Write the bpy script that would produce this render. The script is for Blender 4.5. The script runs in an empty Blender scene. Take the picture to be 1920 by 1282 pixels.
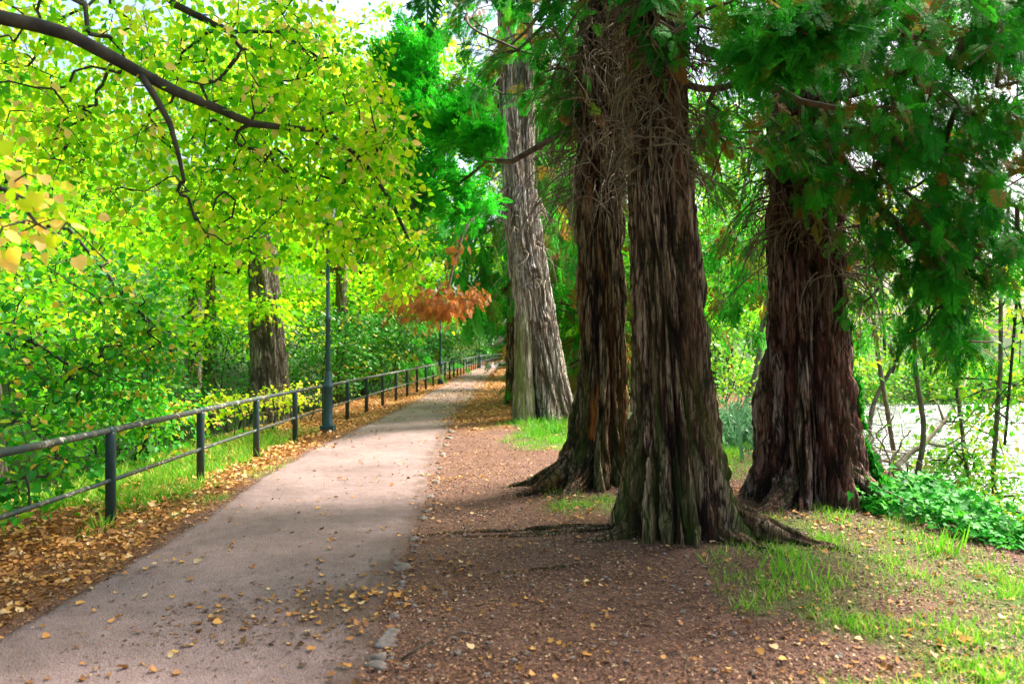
import bpy, math, random
import numpy as np
from mathutils import Vector

RNG = np.random.default_rng(11)
random.seed(11)
SC = bpy.context.scene

# ------------------------------------------------------------------ camera
F = 1400.0                        # focal length in pixels of the 1920 px wide photograph
CAMZ, HOR = 1.7, 652.0
cam_d = bpy.data.cameras.new('camera')
cam = bpy.data.objects.new('camera', cam_d)
SC.collection.objects.link(cam)
cam.location = (0, 0, CAMZ)
cam.rotation_euler = (math.radians(90), 0, 0)
cam_d.sensor_width = 36
cam_d.lens = 36 * F / 1920
cam_d.shift_y = (HOR - 641) / 1920
cam_d.clip_end = 600
cam_d.clip_start = 0.05
cam_d.dof.use_dof = True
cam_d.dof.focus_distance = 8.5
cam_d.dof.aperture_fstop = 1.8
SC.camera = cam

# ------------------------------------------------------------------ light
SUN_AZ, SUN_EL = math.radians(64), math.radians(50)      # azimuth from +Y, clockwise positive
SUN = np.array([math.sin(SUN_AZ) * math.cos(SUN_EL), math.cos(SUN_AZ) * math.cos(SUN_EL), math.sin(SUN_EL)])
world = bpy.data.worlds.new('World')
SC.world = world
world.use_nodes = True
wn = world.node_tree
sky = wn.nodes.new('ShaderNodeTexSky')
sky.sky_type = 'NISHITA'
sky.sun_disc = False
sky.sun_elevation = SUN_EL
sky.sun_rotation = SUN_AZ
sky.dust_density = 6.0
sky.air_density = 1.0
sky.ozone_density = 0.6
bg = wn.nodes['Background']
bg.inputs['Strength'].default_value = 0.14
wn.links.new(sky.outputs['Color'], bg.inputs['Color'])

sl = bpy.data.lights.new('sun', 'SUN')
sl.energy = 4.3
sl.angle = math.radians(14)
sl.color = (1.0, 0.95, 0.86)
so = bpy.data.objects.new('sun', sl)
SC.collection.objects.link(so)
so.rotation_euler = Vector(-SUN).to_track_quat('-Z', 'Y').to_euler()
so.location = (25, 22, 40)

SC.view_settings.view_transform = 'Standard'
SC.view_settings.look = 'None'
SC.view_settings.gamma = 1
SC.view_settings.exposure = 1.7
SC.cycles.max_bounces = 8
SC.cycles.diffuse_bounces = 5
SC.cycles.glossy_bounces = 3
SC.cycles.transmission_bounces = 6
SC.cycles.transparent_max_bounces = 8
SC.cycles.use_denoising = True
SC.cycles.sample_clamp_indirect = 8

# ------------------------------------------------------------------ numeric helpers
def at(px, py, d):
    return np.array([(px - 960) / F * d, d, CAMZ - (py - HOR) / F * d])

def gp(px, py, z=0.0):
    d = (CAMZ - z) * F / (py - HOR)
    return np.array([(px - 960) / F * d, d])

_perm = np.random.default_rng(3).permutation(512)
_perm = np.concatenate([_perm, _perm, _perm])
_grad = np.random.default_rng(4).normal(size=(512, 3))
_grad /= np.linalg.norm(_grad, axis=1)[:, None]

def noise(x, y, z):
    x, y, z = np.broadcast_arrays(np.asarray(x, float), np.asarray(y, float), np.asarray(z, float))
    xi, yi, zi = np.floor(x).astype(int), np.floor(y).astype(int), np.floor(z).astype(int)
    xf, yf, zf = x - xi, y - yi, z - zi
    u, v, w = [t * t * t * (t * (t * 6 - 15) + 10) for t in (xf, yf, zf)]
    def g(i, j, k):
        h = _perm[(_perm[(_perm[(xi + i) & 511] + yi + j) & 511] + zi + k) & 511]
        gr = _grad[h]
        return gr[..., 0] * (xf - i) + gr[..., 1] * (yf - j) + gr[..., 2] * (zf - k)
    l = lambda a, b, t: a + (b - a) * t
    return 1.6 * l(l(l(g(0,0,0), g(1,0,0), u), l(g(0,1,0), g(1,1,0), u), v),
                   l(l(g(0,0,1), g(1,0,1), u), l(g(0,1,1), g(1,1,1), u), v), w)

def fbm(x, y, z, o=3):
    s, a = 0, 1.0
    for i in range(o):
        s = s + a * noise(x * 2**i + 17 * i, y * 2**i, z * 2**i)
        a *= .5
    return s

def sstep(a, b, x):
    t = np.clip((x - a) / (b - a), 0, 1)
    return t * t * (3 - 2 * t)

def unit(v):
    return v / np.maximum(np.linalg.norm(v, axis=-1, keepdims=True), 1e-9)

# ------------------------------------------------------------------ mesh helpers
def link(o, parent=None):
    SC.collection.objects.link(o)
    if parent is not None:
        o.parent = parent
    return o

def make_mesh(name, V, faces, mat, fattr=None, vattr=None, smooth=True):
    """faces: list of (m,k) int arrays"""
    me = bpy.data.meshes.new(name)
    V = np.ascontiguousarray(V, np.float32)
    me.vertices.add(len(V))
    me.vertices.foreach_set('co', V.ravel())
    faces = [f for f in faces if len(f)]
    loops = np.concatenate([f.ravel() for f in faces]).astype(np.int32)
    counts = np.concatenate([np.full(len(f), f.shape[1]) for f in faces]).astype(np.int32)
    starts = np.concatenate([[0], np.cumsum(counts)[:-1]]).astype(np.int32)
    me.loops.add(len(loops))
    me.loops.foreach_set('vertex_index', loops)
    me.polygons.add(len(counts))
    me.polygons.foreach_set('loop_start', starts)
    me.polygons.foreach_set('loop_total', counts)
    me.polygons.foreach_set('use_smooth', np.full(len(counts), smooth))
    me.update(calc_edges=True)
    me.validate()
    if fattr:
        for k, a in fattr.items():
            at_ = me.attributes.new(k, 'FLOAT', 'FACE')
            at_.data.foreach_set('value', np.ascontiguousarray(a, np.float32))
    if vattr:
        for k, a in vattr.items():
            at_ = me.attributes.new(k, 'FLOAT', 'POINT')
            at_.data.foreach_set('value', np.ascontiguousarray(a, np.float32))
    me.materials.append(mat)
    return me

class MB:
    def __init__(self):
        self.V, self.Fs, self.A, self.n = [], [], [], 0
    def add(self, v, f, a=0.5):
        v = np.asarray(v, float).reshape(-1, 3)
        f = np.asarray(f, int)
        self.V.append(v)
        self.Fs.append(f + self.n)
        self.A.append(np.broadcast_to(np.asarray(a, float), (len(f),)))
        self.n += len(v)
    def obj(self, name, mat, parent=None, origin=(0, 0, 0), smooth=True):
        me = make_mesh(name, np.concatenate(self.V) - np.asarray(origin, float), self.Fs, mat,
                       {'rnd': np.concatenate(self.A)}, None, smooth)
        return link(bpy.data.objects.new(name, me), parent)
    # --- primitives
    def tube(self, P, r, ns=8, a=0.5, cap=True, rough=0.0):
        P = np.asarray(P, float)
        r = np.broadcast_to(np.asarray(r, float), (len(P),))
        T = unit(np.gradient(P, axis=0))
        ref = np.array([0, 0, 1.0]) if abs(T[:, 2]).mean() < .8 else np.array([1.0, 0, 0])
        U = unit(np.cross(T, ref)); W = np.cross(T, U)
        th = np.arange(ns) / ns * 2 * np.pi
        rr = r[:, None] * np.ones(ns)
        if rough:
            rr = rr * (1 + rough * RNG.normal(size=rr.shape))
        v = P[:, None] + rr[..., None] * (np.cos(th)[None, :, None] * U[:, None] + np.sin(th)[None, :, None] * W[:, None])
        n = len(P)
        i, j = np.meshgrid(np.arange(n - 1), np.arange(ns), indexing='ij')
        f = np.stack([i * ns + j, i * ns + (j + 1) % ns, (i + 1) * ns + (j + 1) % ns, (i + 1) * ns + j], -1).reshape(-1, 4)
        self.add(v.reshape(-1, 3), f, a)
        if cap:
            self.Fs.append(np.array([np.arange(ns)[::-1] + self.n - n * ns])); self.A.append(np.array([a]))
            self.Fs.append(np.array([np.arange(ns) + self.n - ns])); self.A.append(np.array([a]))
    def edges(self, A, B, ra, rb, ns=4, a=0.5):
        """many separate tapered twig segments"""
        d = unit(B - A)
        ref = np.where(np.abs(d[:, 2:3]) < .9, np.array([[0, 0, 1.0]]), np.array([[1.0, 0, 0]]))
        U = unit(np.cross(d, ref)); W = np.cross(d, U)
        th = np.arange(ns) / ns * 2 * np.pi
        ring = np.cos(th)[None, :, None] * U[:, None] + np.sin(th)[None, :, None] * W[:, None]
        v = np.concatenate([A[:, None] + ra[:, None, None] * ring, B[:, None] + rb[:, None, None] * ring], 1)
        m = len(A)
        k = np.arange(ns)
        f = np.stack([k, (k + 1) % ns, (k + 1) % ns + ns, k + ns], -1)[None] + (np.arange(m) * 2 * ns)[:, None, None]
        self.add(v.reshape(-1, 3), f.reshape(-1, 4), a)
    def scatter(self, tv, tfs, P, U, N, S, A):
        """copies of a template: y along U, z along N"""
        U = unit(U)
        N = unit(N - (N * U).sum(1, keepdims=True) * U)
        W = np.cross(U, N)
        S = np.broadcast_to(S, (len(P),))
        A = np.broadcast_to(A, (len(P),))
        v = P[:, None] + S[:, None, None] * (tv[None, :, 0:1] * W[:, None] + tv[None, :, 1:2] * U[:, None] + tv[None, :, 2:3] * N[:, None])
        base = self.n
        self.V.append(v.reshape(-1, 3))
        for tf in tfs:
            f = tf[None] + (np.arange(len(P)) * len(tv))[:, None, None] + base
            self.Fs.append(f.reshape(-1, tf.shape[1]))
            self.A.append(np.repeat(A, len(tf)))
        self.n += len(P) * len(tv)
    def lathe(self, prof, c, ns=16, a=.5):
        th = np.arange(ns) / ns * 2 * np.pi
        prof = np.asarray(prof, float)
        v = np.stack([c[0] + prof[:, 0:1] * np.cos(th), c[1] + prof[:, 0:1] * np.sin(th), c[2] + prof[:, 1:2] + 0 * th], -1)
        n = len(prof)
        i, j = np.meshgrid(np.arange(n - 1), np.arange(ns), indexing='ij')
        f = np.stack([i * ns + j, i * ns + (j + 1) % ns, (i + 1) * ns + (j + 1) % ns, (i + 1) * ns + j], -1).reshape(-1, 4)
        self.add(v.reshape(-1, 3), f, a)

def thing(name, label, cat, loc, group=None):
    o = bpy.data.objects.new(name, None)
    o.empty_display_size = .2
    link(o)
    o.location = loc
    o['label'] = label; o['category'] = cat
    if group: o['group'] = group
    return o

def tag(o, label=None, cat=None, group=None, kind=None):
    for k, v in (('label', label), ('category', cat), ('group', group), ('kind', kind)):
        if v: o[k] = v
    return o

def clone(root, loc, rz=0, sc=1.0, label=None):
    r = root.copy(); link(r)
    r.location = loc; r.rotation_euler = (0, 0, rz); r.scale = (sc, sc, sc)
    if label: r['label'] = label
    for ch in root.children:
        c = ch.copy(); link(c); c.parent = r
        for g in ch.children:
            e = g.copy(); link(e); e.parent = c
    return r

# ------------------------------------------------------------------ materials
def new_mat(name):
    m = bpy.data.materials.new(name); m.use_nodes = True
    nt = m.node_tree
    return m, nt, nt.nodes['Principled BSDF'], nt.nodes['Material Output']

def N(nt, t, **kw):
    n = nt.nodes.new(t)
    for k, v in kw.items():
        if k.startswith('i_'):
            n.inputs[int(k[2:]) if k[2:].isdigit() else k[2:]].default_value = v
        else:
            setattr(n, k, v)
    return n

def ramp(nt, stops):
    r = nt.nodes.new('ShaderNodeValToRGB')
    e = r.color_ramp.elements
    while len(e) < len(stops): e.new(.5)
    for el, (p, c) in zip(e, stops):
        el.position = p; el.color = (*c, 1)
    return r

def leaf_mat(name, stops, trans=.45, rough=.5, tgain=1.0, spec=.35):
    m, nt, p, out = new_mat(name)
    a = N(nt, 'ShaderNodeAttribute', attribute_name='rnd')
    r = ramp(nt, stops)
    nt.links.new(a.outputs['Fac'], r.inputs[0])
    nt.links.new(r.outputs[0], p.inputs['Base Color'])
    p.inputs['Roughness'].default_value = rough
    p.inputs['Specular IOR Level'].default_value = spec
    t = N(nt, 'ShaderNodeBsdfTranslucent')
    if tgain != 1:
        mu = N(nt, 'ShaderNodeMix', data_type='RGBA', blend_type='MULTIPLY', clamp_result=False)
        mu.inputs[0].default_value = 1
        nt.links.new(r.outputs[0], mu.inputs[6]); mu.inputs[7].default_value = (tgain, tgain, tgain * .8, 1)
        nt.links.new(mu.outputs[2], t.inputs[0])
    else:
        nt.links.new(r.outputs[0], t.inputs[0])
    mx = N(nt, 'ShaderNodeMixShader'); mx.inputs[0].default_value = trans
    nt.links.new(p.outputs[0], mx.inputs[1]); nt.links.new(t.outputs[0], mx.inputs[2])
    nt.links.new(mx.outputs[0], out.inputs[0])
    return m

M_lime = leaf_mat('lime_leaf', [(0, (.05, .34, .008)), (.3, (.19, .56, .008)), (.6, (.40, .72, .010)), (.84, (.70, .76, .02)), (1, (.90, .62, .22))], .66, .5, 1.35, .2)
M_limeg = leaf_mat('green_lime_leaf', [(0, (.012, .2, .012)), (.45, (.05, .38, .01)), (.75, (.2, .5, .01)), (.92, (.45, .5, .02)), (1, (.7, .45, .06))], .45, .45, 1.1)
M_beech = leaf_mat('beech_leaf', [(0, (.05, .32, .008)), (.35, (.19, .58, .010)), (.7, (.44, .76, .015)), (1, (.82, .74, .04))], .64, .5, 1.3, .2)
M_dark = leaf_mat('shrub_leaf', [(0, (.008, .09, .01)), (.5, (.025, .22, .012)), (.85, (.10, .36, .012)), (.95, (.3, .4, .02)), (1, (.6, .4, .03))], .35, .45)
M_bush = leaf_mat('bush_leaf', [(0, (.03, .26, .012)), (.5, (.12, .46, .014)), (.85, (.36, .6, .02)), (1, (.6, .5, .03))], .45, .45)
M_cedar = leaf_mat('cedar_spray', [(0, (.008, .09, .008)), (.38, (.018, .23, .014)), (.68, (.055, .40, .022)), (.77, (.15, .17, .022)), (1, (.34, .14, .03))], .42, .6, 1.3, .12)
M_cedar_lit = leaf_mat('sunlit_cedar_spray', [(0, (.012, .22, .012)), (.6, (.03, .44, .018)), (1, (.11, .58, .02))], .5, .7, 1.3, .06)  # brighter copy of the cedar green, sunlight put into the colour
M_dead = leaf_mat('dead_spray', [(0, (.22, .08, .015)), (.6, (.56, .20, .032)), (1, (.74, .34, .08))], .35, .6)
M_grass = leaf_mat('grass_blade', [(0, (.06, .36, .015)), (.55, (.22, .54, .02)), (.8, (.46, .60, .07)), (1, (.62, .52, .2))], .4, .5)
M_fall = leaf_mat('fallen_leaf', [(0, (.08, .035, .015)), (.35, (.28, .11, .03)), (.7, (.52, .24, .05)), (.9, (.68, .38, .1)), (1, (.72, .5, .24))], .12, .55)
M_need = leaf_mat('needle_litter', [(0, (.035, .018, .013)), (.5, (.17, .08, .05)), (.85, (.36, .17, .07)), (1, (.52, .34, .2))], .05, .7)
M_ivy = leaf_mat('ivy_leaf', [(0, (.008, .12, .010)), (.6, (.022, .30, .014)), (1, (.09, .44, .02))], .3, .5, 1.0, .15)
M_weed = leaf_mat('weed_leaf', [(0, (.06, .2, .08)), (1, (.2, .42, .2))], .35, .5)

def twig_mat(name, c0, c1):
    m, nt, p, out = new_mat(name)
    n = N(nt, 'ShaderNodeTexNoise', i_Scale=9.0, i_Detail=4.0)
    tc = N(nt, 'ShaderNodeTexCoord'); nt.links.new(tc.outputs['Object'], n.inputs['Vector'])
    r = ramp(nt, [(.35, c0), (.65, c1)])
    nt.links.new(n.outputs[0], r.inputs[0]); nt.links.new(r.outputs[0], p.inputs['Base Color'])
    p.inputs['Roughness'].default_value = .85
    b = N(nt, 'ShaderNodeBump', i_Strength=.5, i_Distance=.01); nt.links.new(n.outputs[0], b.inputs['Height'])
    nt.links.new(b.outputs[0], p.inputs['Normal'])
    return m
M_twig = twig_mat('dark_twig', (.014, .012, .008), (.05, .045, .026))
M_limb = twig_mat('cedar_limb', (.05, .03, .02), (.15, .10, .065))
M_deadtwig = twig_mat('dead_twig', (.09, .055, .035), (.26, .19, .12))
M_pale = twig_mat('pale_branch', (.2, .16, .11), (.38, .31, .22))
M_grey = twig_mat('grey_bark', (.09, .08, .06), (.2, .17, .12))

def bark_mat(name, groove, mid, ridge, accent, scarcol=(.5, .17, .03), moss=(.07, .13, .012), lichen=None, zmoss=1.0):
    m, nt, p, out = new_mat(name)
    L = nt.links.new
    ar = N(nt, 'ShaderNodeAttribute', attribute_name='ridge')
    am = N(nt, 'ShaderNodeAttribute', attribute_name='moss')
    tc = N(nt, 'ShaderNodeTexCoord')
    def fibre(sc, det, rough, dist):
        mp = N(nt, 'ShaderNodeMapping'); mp.inputs['Scale'].default_value = sc
        L(tc.outputs['Object'], mp.inputs[0])
        n = N(nt, 'ShaderNodeTexNoise', i_Scale=1.0, i_Detail=det, i_Roughness=rough, i_Distortion=dist)
        L(mp.outputs[0], n.inputs['Vector'])
        return n
    n1 = fibre((19, 19, 3.0), 7.0, .72, 1.0)
    nf = fibre((70, 70, 7), 4.0, .7, .3)
    n2 = fibre((5, 5, .55), 3.0, .5, 0)
    nm = N(nt, 'ShaderNodeMath', operation='MULTIPLY_ADD', i_1=.5); L(nf.outputs[0], nm.inputs[0]); L(n1.outputs[0], nm.inputs[2])
    ad = N(nt, 'ShaderNodeMath', operation='MULTIPLY_ADD'); L(nm.outputs[0], ad.inputs[0]); ad.inputs[1].default_value = 1.5
    L(ar.outputs['Fac'], ad.inputs[2])
    sb = N(nt, 'ShaderNodeMath', operation='SUBTRACT'); L(ad.outputs[0], sb.inputs[0]); sb.inputs[1].default_value = 1.18
    r = ramp(nt, [(.22, groove), (.44, mid), (.76, ridge)])  # bark tones, with groove shade and ridge highlights pushed into the colour
    L(sb.outputs[0], r.inputs[0])
    def fissure(sc, wob, a, b):
        mp = N(nt, 'ShaderNodeMapping'); mp.inputs['Scale'].default_value = sc
        L(tc.outputs['Object'], mp.inputs[0])
        nv = N(nt, 'ShaderNodeTexNoise', i_Scale=1.3, i_Detail=4.0, i_Roughness=.6); L(mp.outputs[0], nv.inputs['Vector'])
        sc_ = N(nt, 'ShaderNodeVectorMath', operation='SCALE'); L(nv.outputs['Color'], sc_.inputs[0]); sc_.inputs['Scale'].default_value = wob
        ad_ = N(nt, 'ShaderNodeVectorMath', operation='ADD'); L(mp.outputs[0], ad_.inputs[0]); L(sc_.outputs[0], ad_.inputs[1])
        v = N(nt, 'ShaderNodeTexVoronoi', feature='DISTANCE_TO_EDGE', i_Scale=1.0); L(ad_.outputs[0], v.inputs['Vector'])
        m_ = N(nt, 'ShaderNodeMapRange'); L(v.outputs['Distance'], m_.inputs[0]); m_.inputs[1].default_value = a; m_.inputs[2].default_value = b
        return m_
    fa, fb = fissure((15, 15, 1.5), 1.0, .015, .13), fissure((36, 36, 4.5), .9, .0, .16)
    fm = N(nt, 'ShaderNodeMath', operation='MULTIPLY_ADD', i_1=.55, i_2=.45); L(fb.outputs[0], fm.inputs[0])
    ff = N(nt, 'ShaderNodeMath', operation='MULTIPLY'); L(fa.outputs[0], ff.inputs[0]); L(fm.outputs[0], ff.inputs[1])
    fg = N(nt, 'ShaderNodeMix', data_type='RGBA'); L(ff.outputs[0], fg.inputs[0]); fg.inputs[6].default_value = (*groove, 1); L(r.outputs[0], fg.inputs[7])
    r = fg
    rm = ramp(nt, [(.5, (0, 0, 0)), (.68, (1, 1, 1))]); L(n2.outputs[0], rm.inputs[0])
    mf = N(nt, 'ShaderNodeMath', operation='MULTIPLY', i_1=.65); L(rm.outputs[0], mf.inputs[0])
    mx = N(nt, 'ShaderNodeMix', data_type='RGBA'); L(mf.outputs[0], mx.inputs[0]); L(r.outputs[2], mx.inputs[6]); mx.inputs[7].default_value = (*accent, 1)
    ac = N(nt, 'ShaderNodeMix', data_type='RGBA', blend_type='MULTIPLY', i_0=.85); ac.inputs[6].default_value = (*[q * 1.25 for q in accent], 1)
    fc = N(nt, 'ShaderNodeMath', operation='MULTIPLY_ADD', i_1=.8, i_2=.2); L(ff.outputs[0], fc.inputs[0]); L(fc.outputs[0], ac.inputs[7]); L(ac.outputs[2], mx.inputs[7])
    mm = N(nt, 'ShaderNodeMix', data_type='RGBA'); L(am.outputs['Fac'], mm.inputs[0]); L(mx.outputs[2], mm.inputs[6]); mm.inputs[7].default_value = (*moss, 1)
    asc = N(nt, 'ShaderNodeAttribute', attribute_name='scar')
    scm = N(nt, 'ShaderNodeMix', data_type='RGBA', blend_type='MULTIPLY', i_0=.7); scm.inputs[6].default_value = (*[q * 1.5 for q in scarcol], 1)
    rs = ramp(nt, [(.3, (.35, .35, .35)), (.6, (1, 1, 1))]); L(n1.outputs[0], rs.inputs[0]); L(rs.outputs[0], scm.inputs[7])
    ms = N(nt, 'ShaderNodeMix', data_type='RGBA'); L(asc.outputs['Fac'], ms.inputs[0]); L(mm.outputs[2], ms.inputs[6]); L(scm.outputs[2], ms.inputs[7])
    L(ms.outputs[2], p.inputs['Base Color'])
    p.inputs['Roughness'].default_value = .85
    p.inputs['Specular IOR Level'].default_value = .25
    hb = N(nt, 'ShaderNodeMath', operation='MULTIPLY_ADD', i_1=.5); L(ff.outputs[0], hb.inputs[0]); L(nm.outputs[0], hb.inputs[2])
    b = N(nt, 'ShaderNodeBump', i_Strength=1.0, i_Distance=.05); L(hb.outputs[0], b.inputs['Height'])
    L(b.outputs[0], p.inputs['Normal'])
    return m
M_bark1 = bark_mat('redwood_bark', (.028, .013, .008), (.22, .115, .062), (.60, .42, .26), (.27, .12, .06))
M_bark2 = bark_mat('brown_bark', (.026, .013, .008), (.20, .105, .055), (.60, .43, .25), (.38, .15, .035))
M_bark3 = bark_mat('red_bark', (.026, .011, .008), (.22, .088, .064), (.58, .39, .33), (.36, .13, .09), scarcol=(.42, .19, .14))
M_bark4 = bark_mat('pale_bark', (.13, .09, .06), (.54, .45, .36), (.84, .77, .68), (.62, .50, .39), moss=(.24, .30, .07))
M_bark6 = bark_mat('grey_tree_bark', (.08, .06, .045), (.28, .23, .175), (.5, .43, .35), (.34, .27, .2), moss=(.1, .14, .03))

# --- sun-lit gap in the canopy: crowns simply have no leaves there
GAPS = [(-1.1, 12.3, 2.5, 3.6), (-2.2, 60, 2.2, 14), (-1.2, 3.2, 1.2, 1.2)]
def keep(P, soft=True):
    Q = P[:, :2] - SUN[None, :2] * ((P[:, 2:3]) / SUN[2])
    k = np.ones(len(P), bool)
    j = RNG.normal(0, .12, len(P)) if soft else 0
    for (cx, cy, rx, ry) in GAPS[:2]:
        k &= ((Q[:, 0] - cx) / rx)**2 + ((Q[:, 1] - cy) / ry)**2 + j > 1
    # the sun reaches the spray over the path
    for (sx, sy, sz, rr, zmin) in ((-.95, 9.4, 4.4, 1.8, 5.0), (.6, 16.2, 3.0, 2.0, 5.2)):
        q0 = np.array([sx, sy]) - SUN[:2] * sz / SUN[2]
        k &= ~((P[:, 2] > zmin) & (((Q[:, 0] - q0[0]) / rr)**2 + ((Q[:, 1] - q0[1]) / rr)**2 + j < 1))
    return k

# ------------------------------------------------------------------ terrain
WATER_Z = -1.5
def bank_x(y):
    return 4.7 + .17 * np.clip(y - 8, -8, 40) + .35 * np.sin(y * .55)

# path edges, read as ground points
LEFT_PX = [(-260, 1330), (0, 1190), (110, 1130), (290, 1030), (400, 960), (490, 895), (600, 835), (680, 800), (760, 764), (822, 728), (872, 701), (916, 681)]
RIGHT_PX = [(660, 1330), (700, 1240), (750, 1080), (795, 960), (815, 890), (838, 815), (868, 768), (905, 730), (928, 700), (950, 680)]
def edge_curve(pxs, last):
    g = np.array([gp(*p) for p in pxs] + last)
    return g
LE = edge_curve(LEFT_PX, [[-1.0, 100], [3, 120], [14, 132]])
RE = edge_curve(RIGHT_PX, [[2.4, 100], [5, 114], [14, 126]])
LE = np.concatenate([[[LE[0, 0] - .2, -8]], LE]); RE = np.concatenate([[[RE[0, 0] - .1, -8]], RE])
def left_x(y): return np.interp(y, LE[:, 1], LE[:, 0])
def right_x(y): return np.interp(y, RE[:, 1], RE[:, 0])
FX_Y = [-8, 0, 6, 8, 12, 16, 20, 25, 28, 35, 45, 62, 100, 120]
FX_X = [-3.9, -3.95, -4.0, -4.0, -4.08, -4.12, -4.08, -3.92, -3.84, -3.55, -3.3, -2.95, -2.0, 1.5]
def fence_x(y): return np.interp(y, FX_Y, FX_X)

TREE1, TREE2, TREE3 = (1.42, 6.55), (1.03, 8.9), (3.06, 7.75)
TREE4, TREE5, TREE6 = (.80, 16.6), (.0, 22.5), (-6.45, 20.0)

def zg(x, y):
    x, y = np.broadcast_arrays(np.asarray(x, float), np.asarray(y, float))
    z = .035 * noise(x * .5, y * .5, 3.3) + .012 * noise(x * 2.1, y * 2.1, 1.1)
    onpath = sstep(.0, .5, x - left_x(y)) * sstep(.0, .4, right_x(y) - x)
    z = z * (1 - .8 * onpath)
    # left verge and the slope beyond the railing, then the wooded hill
    dl = left_x(y) - x
    z = z - .12 * sstep(0, 1.2, dl)
    fb = fence_x(y) - x
    z = z - .9 * sstep(1.2, 5.0, fb) + np.clip(fb - 8, 0, 60)**1.12 * .42
    # root mounds
    for (tx, ty), h, r in ((TREE1, .10, 1.3), (TREE2, .1, 1.2), (TREE3, .12, 1.5), (TREE4, .12, 1.6)):
        z = z + h * np.exp(-((x - tx)**2 + (y - ty)**2) / r**2)
    # ivy bank and the river
    b = x - bank_x(y)
    z = z + .05 * sstep(-1.6, -.3, b) * sstep(5, 7.5, y) * sstep(13, 9, y)
    river = sstep(0, 2.6, b) * sstep(46, 42, y - .1 * (x - 20))
    z = z - 2.3 * river
    far = sstep(44, 52, y - .1 * (x - 20)) * sstep(2, 6, b)
    z = z + far * (.3 + np.clip(y - 50, 0, 60) * .05)
    return z

def spaced(segs):
    out = []
    for a, b, st in segs:
        out.append(np.arange(a, b, st))
    return np.concatenate(out)
gx = spaced([(-130, -30, 5), (-30, -10, 1), (-10, -5, .2), (-5, 6, .075), (6, 10, .2), (10, 40, 1), (40, 161, 6)])
gy = spaced([(-40, -6, 3), (-6, 2, .5), (2, 12, .075), (12, 26, .2), (26, 60, .6), (60, 140, 3), (140, 300, 12)])
X, Y = np.meshgrid(gx, gy, indexing='ij')
Z = zg(X, Y)
# fine roughness of the bare soil
fine = (X > -5) & (X < 6) & (Y > 2) & (Y < 13)
soilbump = .012 * fbm(X * 5, Y * 5, 7.7, 3) * fine
offp = 1 - sstep(-.1, .15, X - left_x(Y)) * sstep(-.1, .15, right_x(Y) - X)
Z = Z + soilbump * offp

def in_ell(px, py, cx, cy, rx, ry):
    return np.exp(-(((px - cx) / rx)**2 + ((py - cy) / ry)**2))

def grass_mask(x, y):
    """how grassy the ground is at a world point"""
    n = fbm(x * 1.1, y * 1.1, 5.0, 3)
    m = 0
    m = m + 1.6 * in_ell(x, y, .78, 15.4, .75, 1.9)                      # foot of the pale tree
    m = m + 1.0 * in_ell(x, y, .55, 13.2, .6, .9)
    m = m + .75 * in_ell(x, y, .75, 7.6, .4, .5)
    m = m + 1.0 * in_ell(x, y, 3.3, 11.8, 1.0, 2.2)
    m = m + .78 * sstep(.7, 1.8, x - .1 * y) * sstep(8.2, 6.8, y + .1 * x) * sstep(6.4, 5.2, x)
    fb = fence_x(y) - x
    m = m + 1.25 * sstep(-.15, .5, fb) * sstep(2.4, 1.3, fb) * sstep(7.6, 9.0, y) * sstep(17, 14.5, y)
    m = m + .34 * sstep(-1.0, -.5, fb) * sstep(.3, -.1, fb) * sstep(6.8, 7.5, y) * sstep(12, 10, y)
    return np.clip(m + .95 * n * (m > .05) - .14, 0, 1)

def litter_mask(x, y):
    """golden fallen leaves"""
    n = fbm(x * .9, y * .9, 9.0, 3)
    dl = left_x(y) - x
    m = 1.15 * sstep(-.12, .3, dl) * sstep(4.0, 2.6, dl)
    dr = x - right_x(y)
    m = m + 1.1 * sstep(13.5, 18, y) * sstep(-.9, .2, dr) * sstep(4.5, 3, dr)
    m = m + .9 * sstep(17, 24, y) * sstep(-.1, .3, -dl) * .5
    m = m - .35 * grass_mask(x, y) * (x < -2)
    return np.clip(m + .45 * n - .1, 0, 1)

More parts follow.
